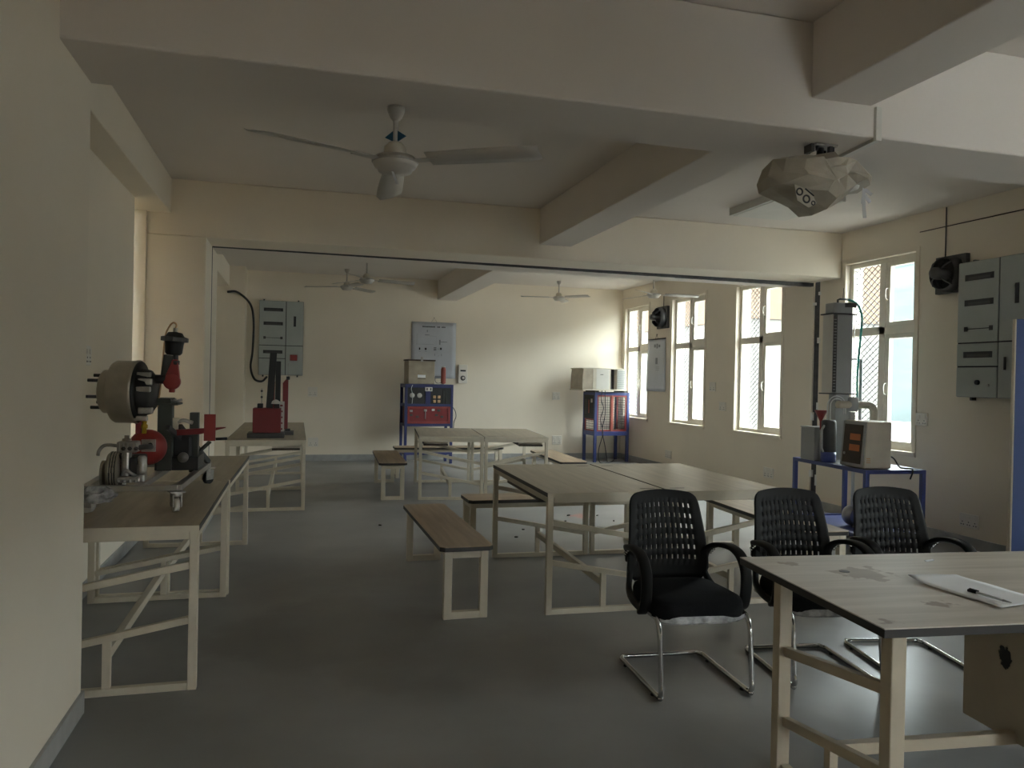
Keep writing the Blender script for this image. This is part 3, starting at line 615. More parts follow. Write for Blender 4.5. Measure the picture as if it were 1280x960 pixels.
MB().tube(smooth_path([W(-0.676, cy, 1.75), W(-0.672, cy, 1.775), W(-0.69, cy, 1.785), W(-0.715, cy + .01, 1.755), W(-0.735, cy + 0.03, 1.70), W(-0.75, cy + 0.05, 1.55), W(-0.76, cy + 0.05, 1.40), W(-0.77, cy + 0.03, 1.30)], 5), 0.005, 7).build('air_hose', 'copper', RG)
# support post and frame
MB().box(-0.785 - ox, -0.705 - ox, 4.93 - oy, 5.01 - oy, 0.92 - oz, 1.31 - oz).build('support_post', 'dkgreen', RG, 0.004)
MB().box(-0.80 - ox, -0.66 - ox, 4.82 - oy, 5.02 - oy, 1.31 - oz, 1.322 - oz).box(-0.79 - ox, -0.70 - ox, 4.82 - oy, 5.0 - oy, 1.322 - oz, 1.35 - oz).build('clamp_plate', 'dkgreen', RG, 0.003)
for k in range(3): MB().cyl(W(-0.72 + 0.02 * k, 4.84, 1.33), W(-0.70 + 0.03 * k, 4.84, 1.345), 0.007, 8).build('bolt', 'steel', RG)
for yy, nm in ((4.88, 0), (4.99, 1)):
    MB().bar(W(-0.72 + 0.05 * nm, yy, 1.18), W(-0.54, 5.34, 0.925), 0.022, 0.03).build('brace', 'dkgrey', RG, 0.003)
MB().bar(W(-0.60, 5.12, 0.99), W(-0.52, 5.18, 1.07), 0.03, 0.012).build('brace_gusset', 'dkgreen', RG)
MB().box(-0.80 - ox, -0.56 - ox, 4.95 - oy, 5.25 - oy, 0.92 - oz, 1.0 - oz).build('base_box', 'black', RG, 0.004)
MB().box(-0.72 - ox, -0.60 - ox, 5.0 - oy, 5.12 - oy, 0.97 - oz, 1.13 - oz).build('pump_body', 'black', RG, 0.02)
MB().lathe([(0, 0), (.03, 0), (.03, .02), (.012, .025), (.012, .03), (0, .03)], W(-0.64, 4.93, 1.0), (0, -1, 0), 14).build('pulley', 'steel', RG)
MB().box(-0.62 - ox, -0.57 - ox, 5.02 - oy, 5.08 - oy, 0.9 - oz, 1.26 - oz).build('dark_pillar', 'dkgreen', RG, 0.003)
MB().lathe([(0, 0), (.024, 0), (.024, .05), (.03, .055), (.03, .07), (0, .07)], W(-0.70, 4.98, 1.16), (0, 0, 1), 14).build('reservoir', 'beige', RG)
MB().tube(smooth_path([W(-0.69, 4.98, 1.2), W(-0.65, 4.98, 1.215), W(-0.60, 5.0, 1.20)], 4), 0.012, 7).build('pipe', 'alu', RG)
# red pedal plate and lever
MB().prism([(-0.70 - ox, 1.125 - oz), (-0.55 - ox, 1.135 - oz), (-0.41 - ox, 1.172 - oz), (-0.41 - ox, 1.177 - oz), (-0.70 - ox, 1.16 - oz)], 4.95 - oy, 4.985 - oy, 'y').build('lever', 'red', RG, 0.002)
MB().box(-0.53 - ox, -0.465 - ox, 4.94 - oy, 4.95 - oy, 1.095 - oz, 1.255 - oz).build('pedal_plate', 'redlight', RG, 0.002)
MB().cyl(W(-0.465, 4.96, 1.105), W(-0.40, 4.96, 1.108), 0.009, 10).build('lever_end', 'black', RG)
# vacuum servo and master cylinder
m = MB().lathe([(0.0, -0.05), (0.05, -0.05), (0.085, -0.03), (0.098, -0.01), (0.102, 0.0), (0.098, 0.01), (0.085, 0.035), (0.05, 0.06), (0.0, 0.065)], W(-0.815, 4.82, 1.07), (0.15, -1, 0.05), 32)
m.build('vacuum_servo', 'redlight', RG)
pl = MB().cbox(W(-0.80, 4.755, 1.085), (0.075, 0.012, 0.07)).build('servo_plate', 'alu', RG, 0.003)
MB().cyl(W(-0.79, 4.75, 1.09), W(-0.79, 4.745, 1.09), 0.012, 10).build('bore', 'black', pl)
MB().box(-0.875 - ox, -0.845 - ox, 4.78 - oy, 4.81 - oy, 1.15 - oz, 1.225 - oz).build('red_block', 'red', RG, 0.003)
MB().lathe([(0, 0), (.013, 0), (.013, .03), (.018, .032), (.018, .05), (.011, .054), (.014, .07), (0, .072)], W(-0.83, 4.79, 1.15), (0, 0, 1), 12).build('brass_valve', 'yellow', RG)
# compressor casting at the near end (several castings bolted together)
cx_, cy_ = -0.84, 4.46
MB().lathe([(0.0, 0.0), (0.09, 0.0), (0.098, 0.012), (0.098, 0.03), (0.07, 0.045), (0.05, 0.06), (0.0, 0.062)], W(-0.94, cy_, 0.98), (1, 0, 0), 28).build('flywheel_housing', 'drum', RG)
m = MB(); n = 22
for k in range(n):
    a = 2 * PI * k / n; m.cbox((0, 0, 0), (0.012, 0.012, 0.02), Matrix.Translation(W(-0.965, cy_ + 0.062 * math.cos(a), 0.965 + 0.062 * math.sin(a))) @ Matrix.Rotation(a, 4, 'X'))
m.lathe([(0, -0.008), (0.055, -0.008), (0.06, 0.0), (0.055, 0.008), (0, 0.008)], W(-0.965, cy_, 0.965), (1, 0, 0), 22).build('gear', 'steel', RG)['kind'] = 'stuff'
MB().box(-0.875 - ox, -0.835 - ox, 4.42 - oy, 4.50 - oy, 0.93 - oz, 1.09 - oz).build('crankcase_column', 'alu', RG, 0.012)
MB().box(-0.90 - ox, -0.78 - ox, 4.41 - oy, 4.50 - oy, 0.92 - oz, 0.955 - oz).build('crankcase_foot', 'alu', RG, 0.01)
MB().box(-0.80 - ox, -0.76 - ox, 4.42 - oy, 4.50 - oy, 0.92 - oz, 1.02 - oz).build('side_casting', 'alu', RG, 0.01)
MB().box(-0.835 - ox, -0.80 - ox, 4.43 - oy, 4.49 - oy, 0.92 - oz, 1.05 - oz).build('cylinder_cutaway', 'black', RG, 0.004)
hd = MB().box(-0.895 - ox, -0.795 - ox, 4.41 - oy, 4.50 - oy, 1.078 - oz, 1.135 - oz).build('cylinder_head', 'alu', RG, 0.008)
for k in range(5): MB().box(-0.885 - ox + 0.02 * k, -0.879 - ox + 0.02 * k, 4.402 - oy, 4.41 - oy, 1.085 - oz, 1.13 - oz).build('fin', 'steel', hd)
MB().lathe([(0, 0), (.022, 0), (.022, .012), (.012, .016), (.012, .03), (0, .03)], W(-0.855, 4.455, 1.135), (0, 0, 1), 14).build('head_cap', 'alu', hd)
MB().tube(smooth_path([W(-0.895, 4.45, 1.11), W(-0.935, 4.45, 1.115), W(-0.965, 4.45, 1.11), W(-0.985, 4.45, 1.085), W(-0.99, 4.45, 1.06)], 4), 0.009, 8).build('outlet_pipe', 'alu', RG)
MB().tube(smooth_path([W(-0.80, 4.45, 1.10), W(-0.765, 4.45, 1.105), W(-0.745, 4.5, 1.10)], 4), 0.014, 8).build('inlet_pipe', 'dkgrey', RG)
for k in range(4): MB().lathe([(0, 0), (.009, 0), (.009, .012), (0, .012)], W(-0.885 + 0.028 * k, 4.41, 0.925), (0, 0, 1), 6, False).build('bolt', 'steel', RG)

for k in range(7): MB().lathe([(0.092, -.004), (0.101, -.004), (0.101, .004), (0.092, .004)], W(-0.925 + 0.006 * k, cy_, 0.98), (1, 0, 0), 24).build('housing_rib', 'dkgrey' if k % 2 else 'drum', RG)
MB().lathe([(0, 0), (.018, 0), (.022, .02), (.022, .09), (.016, .1), (0, .1)], W(-0.775, 4.43, 0.96), (0, 0, 1), 14).build('filter_bowl', 'alu', RG)
MB().tube(smooth_path([W(-0.80, 4.43, 0.95), W(-0.82, 4.40, 0.97), W(-0.85, 4.40, 0.99), W(-0.87, 4.41, 0.96)], 4), 0.009, 7).build('oil_pipe', 'steel', RG)
for k in range(3): MB().lathe([(0, 0), (.011, 0), (.011, .01), (.006, .012), (.006, .02), (0, .02)], W(-0.86 + 0.03 * k, 4.405, 1.10), (0, -1, 0), 6, False).build('bolt', 'dkgrey', RG)
MB().box(-0.895 - ox, -0.77 - ox, 4.50 - oy, 4.56 - oy, 0.92 - oz, 1.06 - oz).build('rear_casting', 'dkgrey', RG, 0.012)

# ================================================================ RED MACHINES on the bench beyond the opening
RM = thing('red_press_machine', 'red boxy machine with one leaning black column on the far left workbench', 'machine', (-0.33, 9.30, 0.78))
MB().box(-0.20, 0.20, -0.15, 0.16, 0.0, 0.055).build('base_plate', 'dkgrey', RM, 0.004)
MB().box(-0.145, 0.16, -0.12, 0.12, 0.058, 0.335).build('body', 'red', RM, 0.006)
MB().bar((0.03, 0.0, 0.335), (0.065, 0.02, 0.975), 0.075, 0.05, (0, 1, 0)).build('column', 'black', RM, 0.006)
for x0, x1 in ((-0.10, -0.04), (0.08, 0.14)): MB().box(x0, x1, -0.06, 0.06, 0.335, 0.385).build('cap', 'black', RM, 0.006)
m = MB().cyl((-0.055, -0.03, 0.385), (-0.055, -0.03, 0.56), 0.004, 8); m.build('thin_rod', 'steel', RM)
for z in (0.46, 0.53): MB().lathe([(0, -.014), (.01, -.01), (.013, 0), (.01, .01), (0, .014)], (-0.055, -0.03, z), (0, 0, 1), 12).build('rod_knob', 'dkgrey', RM)
mm = MB().lathe([(0.0, 0.05), (.02, .045), (.04, .03), (.052, .0)], (0.10, -0.05, 0.385), (0, 0, 1), 12); mm.build('dust_cover', 'white', RM)
MB().box(-0.10, 0.12, -0.1215, -0.12, 0.10, 0.30).build('front_plate', 'red', RM)
RM2 = thing('red_panel_machine', 'second machine with upright red panel and black column, partly behind the red box', 'machine', (-0.16, 9.74, 0.78))
MB().box(-0.20, 0.13, -0.12, 0.14, 0.0, 0.04).build('base_plate', 'dkgrey', RM2, 0.004)
MB().box(-0.09, -0.03, -0.02, 0.03, 0.04, 0.88).build('column', 'black', RM2, 0.005)
MB().prism([(-0.005, 0.62), (0.06, 0.70), (0.06, 0.06), (0.0, 0.06)], -0.02, 0.02, 'y').build('side_panel', 'red', RM2, 0.003)
MB().box(-0.145, -0.095, -0.01, 0.03, 0.25, 0.64).build('side_panel', 'red', RM2, 0.003)
MB().box(0.035, 0.075, -0.03, 0.03, 0.66, 0.70).build('top_bracket', 'black', RM2, 0.003)
MB().cyl((0.055, 0, 0.70), (0.055, 0, 0.86), 0.004, 8).build('thin_rod', 'steel', RM2)
for k in range(9): MB().box(-0.03, 0.0, -0.075, -0.07, 0.06 + 0.035 * k, 0.08 + 0.035 * k).build('scale_mark', 'white' if k % 2 else 'red', RM2)
MB().box(-0.05, 0.02, -0.07, -0.06, 0.04, 0.40).build('scale_plate', 'white', RM2, 0.002)
MB().box(0.03, 0.09, -0.03, 0.03, 0.04, 0.07).build('foot', 'black', RM2, 0.003)

# ================================================================ BLUE TRAINER RACK at the far wall
BR = thing('trainer_rack', 'blue steel rack with black instrument panels and a red box below, by the far wall', 'rack', (1.79, 13.30, 0), math.radians(5))
RW, RD = 0.86, 0.40
for x in (0, RW - 0.045):
    for y in (0, RD - 0.045): MB().box(x, x + 0.045, y, y + 0.045, 0, 1.37).build('leg', 'rackblue', BR, 0.003)
for z in (0.16, 0.655, 1.0, 1.325):
    for y in (0.004, RD - 0.041): MB().box(0.045, RW - 0.045, y, y + 0.037, z, z + 0.045).build('cross_rail', 'rackblue', BR, 0.003)
    for x in (0.004, RW - 0.041): MB().box(x, x + 0.037, 0.045, RD - 0.045, z, z + 0.045).build('side_rail', 'rackblue', BR, 0.003)
MB().box(0.0, RW, 0.0, RD, 1.37, 1.385).build('top_board', 'rackblue', BR, 0.003)
MB().box(0.36, 0.45, -0.004, 0.02, 1.045, 1.325).build('centre_plate', 'rackblue', BR)
pl = MB().box(0.045, 0.36, 0.01, 0.03, 1.045, 1.325).build('gauge_panel', 'black', BR)
for x in (0.125, 0.255):
    g = MB().lathe([(0, 0), (0.044, 0), (0.044, 0.02), (0.037, 0.022), (0.037, .016), (0, .016)], (x, 0.01, 1.19), (0, -1, 0), 24).build('gauge', 'steel', pl)
    MB().lathe([(0, 0), (0.036, 0), (0.036, 0.003), (0, 0.003)], (x, -0.006, 1.19), (0, -1, 0), 24).build('dial', 'white', pl)
    MB().bar((x, -0.010, 1.19), (x + 0.018, -0.010, 1.21), 0.004, 0.002).build('needle', 'ink', pl)
p2 = MB().box(0.45, RW - 0.045, 0.01, 0.03, 1.045, 1.325).build('socket_panel', 'black', BR)
for x in (0.52, 0.60):
    for z in (1.085, 1.16): MB().box(x - 0.025, x + 0.025, -0.01, 0.01, z - 0.02, z + 0.03).build('terminal_block', 'copper', p2, 0.006)
for x in (0.68, 0.74): MB().box(x - 0.006, x + 0.006, -0.002, 0.01, 1.06, 1.30).build('glass_tube', 'dkgreen', p2)
sk = MB().box(0.345, 0.475, -0.02, -0.004, 1.265, 1.335).build('socket_plate', 'white', BR, 0.004)
for x in (0.37, 0.435): MB().box(x, x + 0.022, -0.023, -0.02, 1.28, 1.32).build('socket_hole', 'ink', sk)
rb = MB().box(0.045, RW - 0.045, 0.02, RD - 0.05, 0.70, 1.0).build('red_panel', 'red', BR, 0.004)
m = MB(); m.box(0.05, RW - 0.05, 0.0, 0.02, 0.705, 0.735).build('panel_rim', 'redlight', rb); MB().box(0.05, RW - .05, 0, .02, .965, .995).build('panel_rim', 'redlight', rb)
for x in (0.05, RW - 0.085): MB().box(x, x + 0.035, 0.0, 0.02, 0.735, 0.965).build('panel_rim', 'redlight', rb)
for x, z, c in ((0.11, 0.92, 'steel'), (0.11, 0.85, 'dkgrey'), (0.22, 0.82, 'dkgrey'), (0.36, 0.93, 'white'), (0.50, 0.94, 'white'), (0.60, 0.93, 'dkgrey'), (0.56, 0.85, 'dkgrey'), (0.66, 0.82, 'dkgrey')):
    MB().box(x - 0.02, x + 0.03, 0.006, 0.02, z - 0.018, z + 0.018).build('fitting', c, rb, 0.003)
MB().cyl((0.365, 0.01, 0.78), (0.365, 0.01, 0.94), 0.009, 8).build('valve_tube', 'steel', rb)
MB().tube(smooth_path([(0.125, -0.02, 1.37), (0.10, -0.03, 1.30), (0.125, -0.03, 1.20), (0.12, -0.02, 1.05)], 4), 0.005, 6).build('gauge_hose', 'clearhose', BR)
MB().tube(smooth_path([(RW, 0.05, 1.0), (RW + 0.05, 0.04, 0.92), (RW + 0.07, 0.05, 0.82), (RW + 0.04, 0.08, 0.70), (RW + 0.05, 0.1, 0.45)], 4), 0.007, 6).build('power_cord', 'black', BR)
# tank and red cylinder standing on the rack
c5, s5 = math.cos(math.radians(5)), math.sin(math.radians(5))
def rk(x, y): return (1.79 + x * c5 - y * s5, 13.30 + x * s5 + y * c5)
TK = thing('water_tank', 'beige square tank with a dark lid standing on the blue rack', 'tank', (*rk(0.29, 0.2), 1.386), math.radians(5))
MB().box(-0.235, 0.235, -0.17, 0.17, 0, 0.40).build('body', 'tank', TK, 0.012)
MB().box(-0.245, 0.245, -0.18, 0.18, 0.40, 0.425).build('lid', 'shelfwood', TK, 0.004)
MB().box(-0.02, 0.02, -0.19, -0.17, 0.39, 0.47).build('clasp', 'steel', TK, 0.003)
MB().box(-0.07, 0.07, -0.176, -0.17, 0.11, 0.16).build('name_plate', 'paper', TK)
MB().box(-0.07, 0.07, -0.177, -0.17, 0.09, 0.10).build('painted_plate_shadow', 'ink', TK)  # dark strip painted as the shadow below the name plate
RC = thing('red_cylinder', 'upright red ribbed cylinder standing on the right end of the blue rack', 'cylinder', (*rk(0.705, 0.12), 1.386))
MB().lathe([(0, 0)] + [(0.042 + (0.003 if k % 2 else 0), 0.02 + 0.018 * k) for k in range(15)] + [(0.03, 0.30), (0, 0.30)], (0, 0, 0), (0, 0, 1), 18).build('body', 'brick', RC)
MB().cyl((0, 0, 0.30), (0, 0, 0.318), 0.034, 14).build('cap', 'white', RC)
MB().tube(smooth_path([(-0.04, 0, 0.14), (-0.09, 0, 0.142), (-0.15, 0, 0.14)], 3), 0.004, 6).build('pipe', 'dkgrey', RC)
MB().tube(smooth_path([(-0.04, 0, 0.03), (-0.10, -0.02, 0.02), (-0.145, -0.02, 0.05), (-0.15, -0.02, 0.13)], 3), 0.005, 6).build('hose', 'ink', RC)

# ================================================================ AIR CONDITIONER AND CAGED STAND
AS = thing('caged_stand', 'blue and red caged steel stand carrying the opened air conditioner', 'stand', (5.29, 13.33, 0), math.radians(5))
AW, AD = 0.72, 0.50
for x in (0, AW - 0.05):
    for y in (0, AD - 0.05): MB().box(x, x + 0.05, y, y + 0.05, 0, 1.29).build('leg', 'blue', AS, 0.003)
for z in (0.49, 1.24):
    for y in (0.002, AD - 0.048): MB().box(0.05, AW - 0.05, y, y + 0.046, z, z + 0.05 + (0.03 if z < 1 else 0)).build('cross_rail', 'blue', AS, 0.003)
    for x in (0.002, AW - 0.048): MB().box(x, x + 0.046, 0.05, AD - 0.05, z, z + 0.05 + (0.03 if z < 1 else 0)).build('side_rail', 'blue', AS, 0.003)
MB().box(0.0, AW, 0, AD, 1.29, 1.30).build('top_board', 'dkgrey', AS)
MB().box(0.05, AW - 0.05, 0.05, AD - 0.05, 0.575, 0.585).build('cage_floor', 'beige', AS)
def meshpanel(x0, x1, z0, z1, y, axis='x'):
    fr = MB(); t = 0.028
    def B(a0, a1, b0, b1): fr.box(a0, a1, y - 0.008, y + 0.008, b0, b1) if axis == 'x' else fr.box(y - 0.008, y + 0.008, a0, a1, b0, b1)
    B(x0, x1, z0, z0 + t); B(x0, x1, z1 - t, z1); B(x0, x0 + t, z0 + t, z1 - t); B(x1 - t, x1, z0 + t, z1 - t)
    o = fr.build('mesh_frame', 'redlight', AS); g = MB(); nx = max(2, int((x1 - x0) / 0.042)); nz = max(2, int((z1 - z0) / 0.042))
    for k in range(1, nx):
        a = x0 + (x1 - x0) * k / nx; g.bar((a, y, z0) if axis == 'x' else (y, a, z0), (a, y, z1) if axis == 'x' else (y, a, z1), 0.0045, 0.0045)
    for k in range(1, nz):
        a = z0 + (z1 - z0) * k / nz; g.bar((x0, y, a) if axis == 'x' else (y, x0, a), (x1, y, a) if axis == 'x' else (y, x1, a), 0.006, 0.006)
    g.build('wire_grid', 'meshwire', o)['kind'] = 'stuff'
meshpanel(0.05, 0.355, 0.57, 1.24, 0.025); meshpanel(0.365, 0.67, 0.57, 1.24, 0.025)
MB().box(0.335, 0.385, 0.0, 0.03, 0.57, 1.24).build('centre_strip', 'brick', AS, 0.002)
meshpanel(0.05, 0.45, 0.57, 0.80, 0.025, 'y'); meshpanel(0.05, 0.45, 0.57, 1.24, AW - 0.025, 'y')
cp = MB().box(-0.004, 0.03, 0.05, 0.45, 0.80, 1.24).build('control_panel', 'black', AS, 0.003)
MB().box(-0.008, -0.004, 0.10, 0.16, 1.10, 1.17).build('switch', 'white', cp); MB().box(-0.008, -0.004, 0.22, 0.26, 0.9, 1.15).build('label_strip', 'brick', cp); MB().box(-.008, -.004, .32, .40, .88, 1.16).build('label_strip', 'dkgrey', cp)
AC = thing('air_conditioner', 'opened cream window air conditioner standing on the caged stand in the corner', 'air conditioner', (5.28, 13.30, 1.30), math.radians(5))
for x in (0.02, 0.62): MB().box(x, x + 0.08, 0.05, 0.45, 0.0, 0.025).build('foot', 'black', AC)
MB().box(-0.28, 0.62, -0.05, 0.52, 0.025, 0.05).build('base_tray', 'beige', AC, 0.006)
MB().box(-0.28, 0.62, -0.02, 0.50, 0.42, 0.44).build('top_cover', 'beige', AC, 0.006)
fr = MB().prism([(-0.285, 0.05), (-0.06, 0.05), (-0.03, 0.25), (-0.06, 0.43), (-0.265, 0.43), (-0.28, 0.3)], -0.03, 0.48, 'y').build('shroud', 'tank', AC, 0.012)
MB().box(-0.07, 0.0, -0.035, -0.02, 0.06, 0.42).build('side_trim', 'beige', AC, 0.004)
MB().box(0.0, 0.27, -0.03, 0.45, 0.05, 0.42).build('front_cover', 'white', AC, 0.008)
MB().box(0.08, 0.14, -0.034, -0.03, 0.315, 0.325).build('vent_slot', 'ink', AC)
cb = MB().box(0.28, 0.44, 0.12, 0.45, 0.05, 0.42).build('inner_chamber', 'dkgrey', AC)
for z in (0.10, 0.16, 0.25, 0.33): MB().tube(smooth_path([(0.29, 0.08, z), (0.32, 0.04, z + 0.02), (0.29, 0.06, z + 0.06)], 3), 0.008, 7).build('copper_pipe', 'copper', cb)
MB().box(0.27, 0.30, -0.02, 0.1, 0.05, 0.42).build('divider', 'beige', AC)
co = MB().box(0.44, 0.62, 0.0, 0.48, 0.05, 0.42).build('coil_block', 'white', AC, 0.006)
for k in range(14): MB().box(0.455, 0.605, -0.012, 0.0, 0.07 + 0.024 * k, 0.08 + 0.024 * k).build('fin', 'grey', co)
for pts, lab in (([(0.10, -0.05, 0.03), (0.07, -0.09, -0.15), (0.12, -0.08, -0.30), (0.06, -0.09, -0.5), (0.13, -0.06, -0.75), (0.03, -0.1, -1.05), (0.06, -0.09, -1.28), (0.3, -0.06, -1.285), (0.46, 0.02, -1.2)], 'black power cord dangling from the air conditioner and curling onto the floor'),
                 ([(0.16, -0.05, 0.03), (0.15, -0.09, -0.4), (0.11, -0.07, -0.7), (0.17, -0.08, -1.0), (0.22, -0.08, -1.28)], 'thinner straight cord hanging down the front of the caged stand')):
    o = MB().tube(smooth_path(pts, 5), 0.0075, 7).build('power_cord', 'ink'); o.location = (5.28, 13.27, 1.30); o.rotation_euler = (0, 0, math.radians(5)); _tag(o, lab, 'cord')
# ================================================================ FLUID TEST RIG on a blue table by the near window
TT = thing('rig_table', 'blue angle-iron table carrying the fluid test rig beside the nearest window', 'table', (4.92, 5.83, 0), math.radians(-4))
TW, TD, TH = 0.62, 1.18, 0.75
for x in (0, TW - 0.04):
    for y in (0, TD - 0.04): MB().box(x, x + 0.04, y, y + 0.04, 0, TH - 0.03).build('leg', 'blue', TT, 0.003)
for z in (0.12, TH - 0.035):
    for y in (0, TD - 0.035): MB().box(0.0 if z > .5 else 0.04, TW if z > .5 else TW - .04, y, y + 0.035, z, z + 0.035).build('cross_rail', 'blue', TT, 0.002)
    for x in (0, TW - 0.035): MB().box(x, x + 0.035, 0.035 if z > .5 else 0.04, TD - 0.035 if z > .5 else TD - 0.04, z, z + 0.035).build('side_rail', 'blue', TT, 0.002)
MB().box(0.035, TW - 0.035, 0.035, TD - 0.035, TH - 0.022, TH - 0.004).build('tray', 'dkgrey', TT)
MB().box(0.035, TW - 0.035, 0.04, TD - 0.04, 0.125, 0.14).build('lower_shelf', 'blue', TT)
def TL(x, y, z):
    a = math.radians(-4); return (4.92 + x * math.cos(a) - y * math.sin(a), 5.83 + x * math.sin(a) + y * math.cos(a), z)
# pump on the lower shelf
PM = thing('pump', 'dark pump with white funnel neck on the lower shelf of the blue table', 'pump', TL(0.30, 0.45, 0.141), 0)
MB().lathe([(0, -.16), (.07, -.16), (.085, -.14), (.085, .06), (.06, .09), (.03, .1), (0, .1)], (0, 0, 0.10), (0, 1, 0), 24).build('motor_body', 'blue', PM)
MB().box(-.08, .08, -.14, .05, 0, 0.03).build('foot', 'dkgrey', PM, 0.004)
MB().lathe([(0, -.04), (.09, -.04), (.1, 0), (.09, .04), (0, .04)], (0, 0.14, 0.10), (0, 1, 0), 24).build('impeller_case', 'steel', PM)
MB().cyl((0, 0.14, 0.19), (0, 0.14, 0.56), 0.016, 10).build('riser_pipe', 'clearhose', PM)
# control box
CB = thing('control_box', 'cream control box with dark tinted instrument panel on the blue table', 'control box', TL(0.06, 0.12, TH), math.radians(-4))
MB().prism([(0.0, 0.0), (0.29, 0.0), (0.29, 0.43), (0.035, 0.43)], 0, 0.34, 'y').build('case', 'beige', CB, 0.012)
FM = Matrix(((0, .081, -.9967, 0), (-1, 0, 0, 0.34), (0, .9967, .081, 0), (0, 0, 0, 1)))    # frame of the leaning face: across, up, outwards
MB().box(0.004, 0.336, 0.006, 0.425, 0, 0.010, FM).build('panel_bezel', 'greybox', CB, 0.002)
pp = MB().box(0.035, 0.305, 0.035, 0.395, 0.010, 0.014, FM).build('dark_panel', 'shelfwood', CB)
for v0 in (0.15, 0.25): MB().box(0.13, 0.28, v0, v0 + 0.06, 0.014, 0.017, FM).build('amber_window', 'orange', pp, 0.002)
MB().cyl(FM @ Vector((0.07, 0.12, 0.014)), FM @ Vector((0.07, 0.12, 0.024)), 0.012, 12).build('knob', 'steel', pp)
for k in range(3): MB().box(0.03, 0.07, -0.003, 0.0, 0.05 + 0.018 * k, 0.06 + 0.018 * k).build('vent_slot', 'copper', CB)
o = MB().tube(smooth_path([(0.30, 0.1, 0.12), (0.35, 0.05, 0.09), (0.37, -0.02, 0.012), (0.40, -0.14, 0.008), (0.37, -0.15, -0.08)], 5), 0.007, 6).build('power_cord', 'black'); o.location = TL(0.06, 0.12, TH); o.rotation_euler = (0, 0, math.radians(-4)); _tag(o, 'short black cord hooked over the near edge of the blue rig table', 'cord')
# inverted U pipe behind the box
UP = thing('return_pipe', 'thick cream pipe bent over behind the control box', 'pipe', TL(0.02, 0.57, TH), math.radians(-4))
MB().tube([(0.07, 0, 0.57), (0.40, 0, 0.57)] + arc((0.40, 0, 0.50), 0.07, PI / 2, 0, 6) + [(0.47, 0, 0.3), (0.47, 0, 0.0)], 0.036, 14).build('bent_tube', 'beige', UP)
MB().lathe([(0, -.07), (.035, -.07), (.05, -.05), (.05, .05), (.035, .07), (0, .07)], (0.24, 0, 0.575), (0, 0, 1), 16).build('valve_body', 'greybox', UP)
MB().box(0.215, 0.265, -0.005, 0.03, 0.0, 0.5).build('support_bar', 'grey', UP)
# grey box, dark cylinder, funnel, tall column
GB = MB().box(0, 0.25, 0, 0.24, 0, 0.325).build('body', 'greybox', thing('grey_tank', 'plain grey box tank at the left end of the blue table', 'tank', TL(0.0, 0.80, TH), math.radians(-4)), 0.006)
MB().box(-0.005, 0.255, -0.005, 0.245, 0.325, 0.335).build('lid', 'greybox', GB.parent, 0.002); MB().cyl((0.13, 0.1, .335), (0.13, 0.1, .45), 0.004, 8).build('dip_rod', 'dkgrey', GB.parent)
DC = thing('dark_canister', 'dark grey canister with blue foot between grey tank and control box', 'canister', TL(0.09, 0.70, TH), math.radians(-4))
MB().lathe([(0, 0), (0.072, 0), (0.072, 0.10), (0, 0.10)], (0, 0, 0), (0, 0, 1), 22).build('foot', 'blue', DC)
MB().lathe([(0, 0.10), (0.07, 0.10), (0.07, 0.40), (0.05, 0.415), (0, 0.415)], (0, 0, 0), (0, 0, 1), 22).build('body', 'dkgrey', DC)
MB().tube([(-0.07, -0.02, 0.10), (-0.09, -0.02, 0.14), (-0.09, -0.02, 0.32), (-0.06, -0.02, 0.36)], 0.012, 8).build('side_handle', 'plastic', DC)
for r_, x1 in ((0.10, 0.0), (0.075, 0.03)):
    MB().tube([(x1 - 0.02, 0, 0.40), (x1 - 0.02, 0, 0.52)] + arc((x1 - 0.02 + r_, 0, 0.55), r_, PI, 0, 10) + [(x1 - 0.02 + 2 * r_, 0, 0.47)], 0.006, 8).build('clear_tube', 'clearhose', DC)
FN = thing('red_funnel', 'red plastic funnel held above the grey tank', 'funnel', TL(0.04, 0.76, TH), 0)
MB().lathe([(0.008, 0.30), (0.012, 0.40), (0.058, 0.50), (0.06, 0.50), (0.062, 0.505), (0.055, 0.505), (0.01, 0.41), (0.006, 0.30)], (0, 0, 0), (0, 0, 1), 20).build('cone', 'redlight', FN)
MB().cyl((0, 0, 0.0), (0, 0, 0.31), 0.009, 10).build('stem', 'steel', FN)
CO = thing('test_column', 'tall grey column with a dark scale strip standing in front of the nearest window', 'test column', TL(0.26, 1.0, TH), math.radians(-4))
MB().box(0.045, 0.225, -0.08, 0.08, 0.68, 1.48).build('column_body', 'greybox', CO, 0.006)
sp = MB().box(0.0, 0.045, -0.085, 0.085, 0.69, 1.46).build('scale_strip', 'dkgrey', CO)
for k in range(24): MB().box(0.008, 0.036, -0.087, -0.085, 0.71 + 0.031 * k, 0.716 + 0.031 * k).build('scale_mark', 'greybox', sp)
MB().box(-0.006, 0.0, -0.085, 0.085, 0.68, 1.48).build('side_plate', 'white', CO)
for z in (0.665, 1.48): MB().box(-0.03, 0.27, -0.10, 0.10, z, z + 0.012).build('flange', 'dkgrey', CO, 0.002)
MB().box(0.01, 0.22, -0.08, 0.08, 1.492, 1.60).build('head', 'greybox', CO, 0.01)
MB().box(0.06, 0.22, -0.06, 0.06, 0.0, 0.665).build('pedestal', 'greybox', CO, 0.006)
MB().box(0.13, 0.25, -0.10, -0.08, 1.555, 1.60).build('head_block', 'dkgrey', CO)
MB().tube([(0.10, 0, 1.59), (0.10, 0, 1.635), (0.125, 0, 1.645), (0.24, 0, 1.645)], 0.011, 8).build('top_pipe', 'dkgrey', CO)
MB().cyl((0.16, 0, 1.64), (0.165, 0, 1.76), 0.003, 6).build('thin_wire', 'dkgrey', CO)
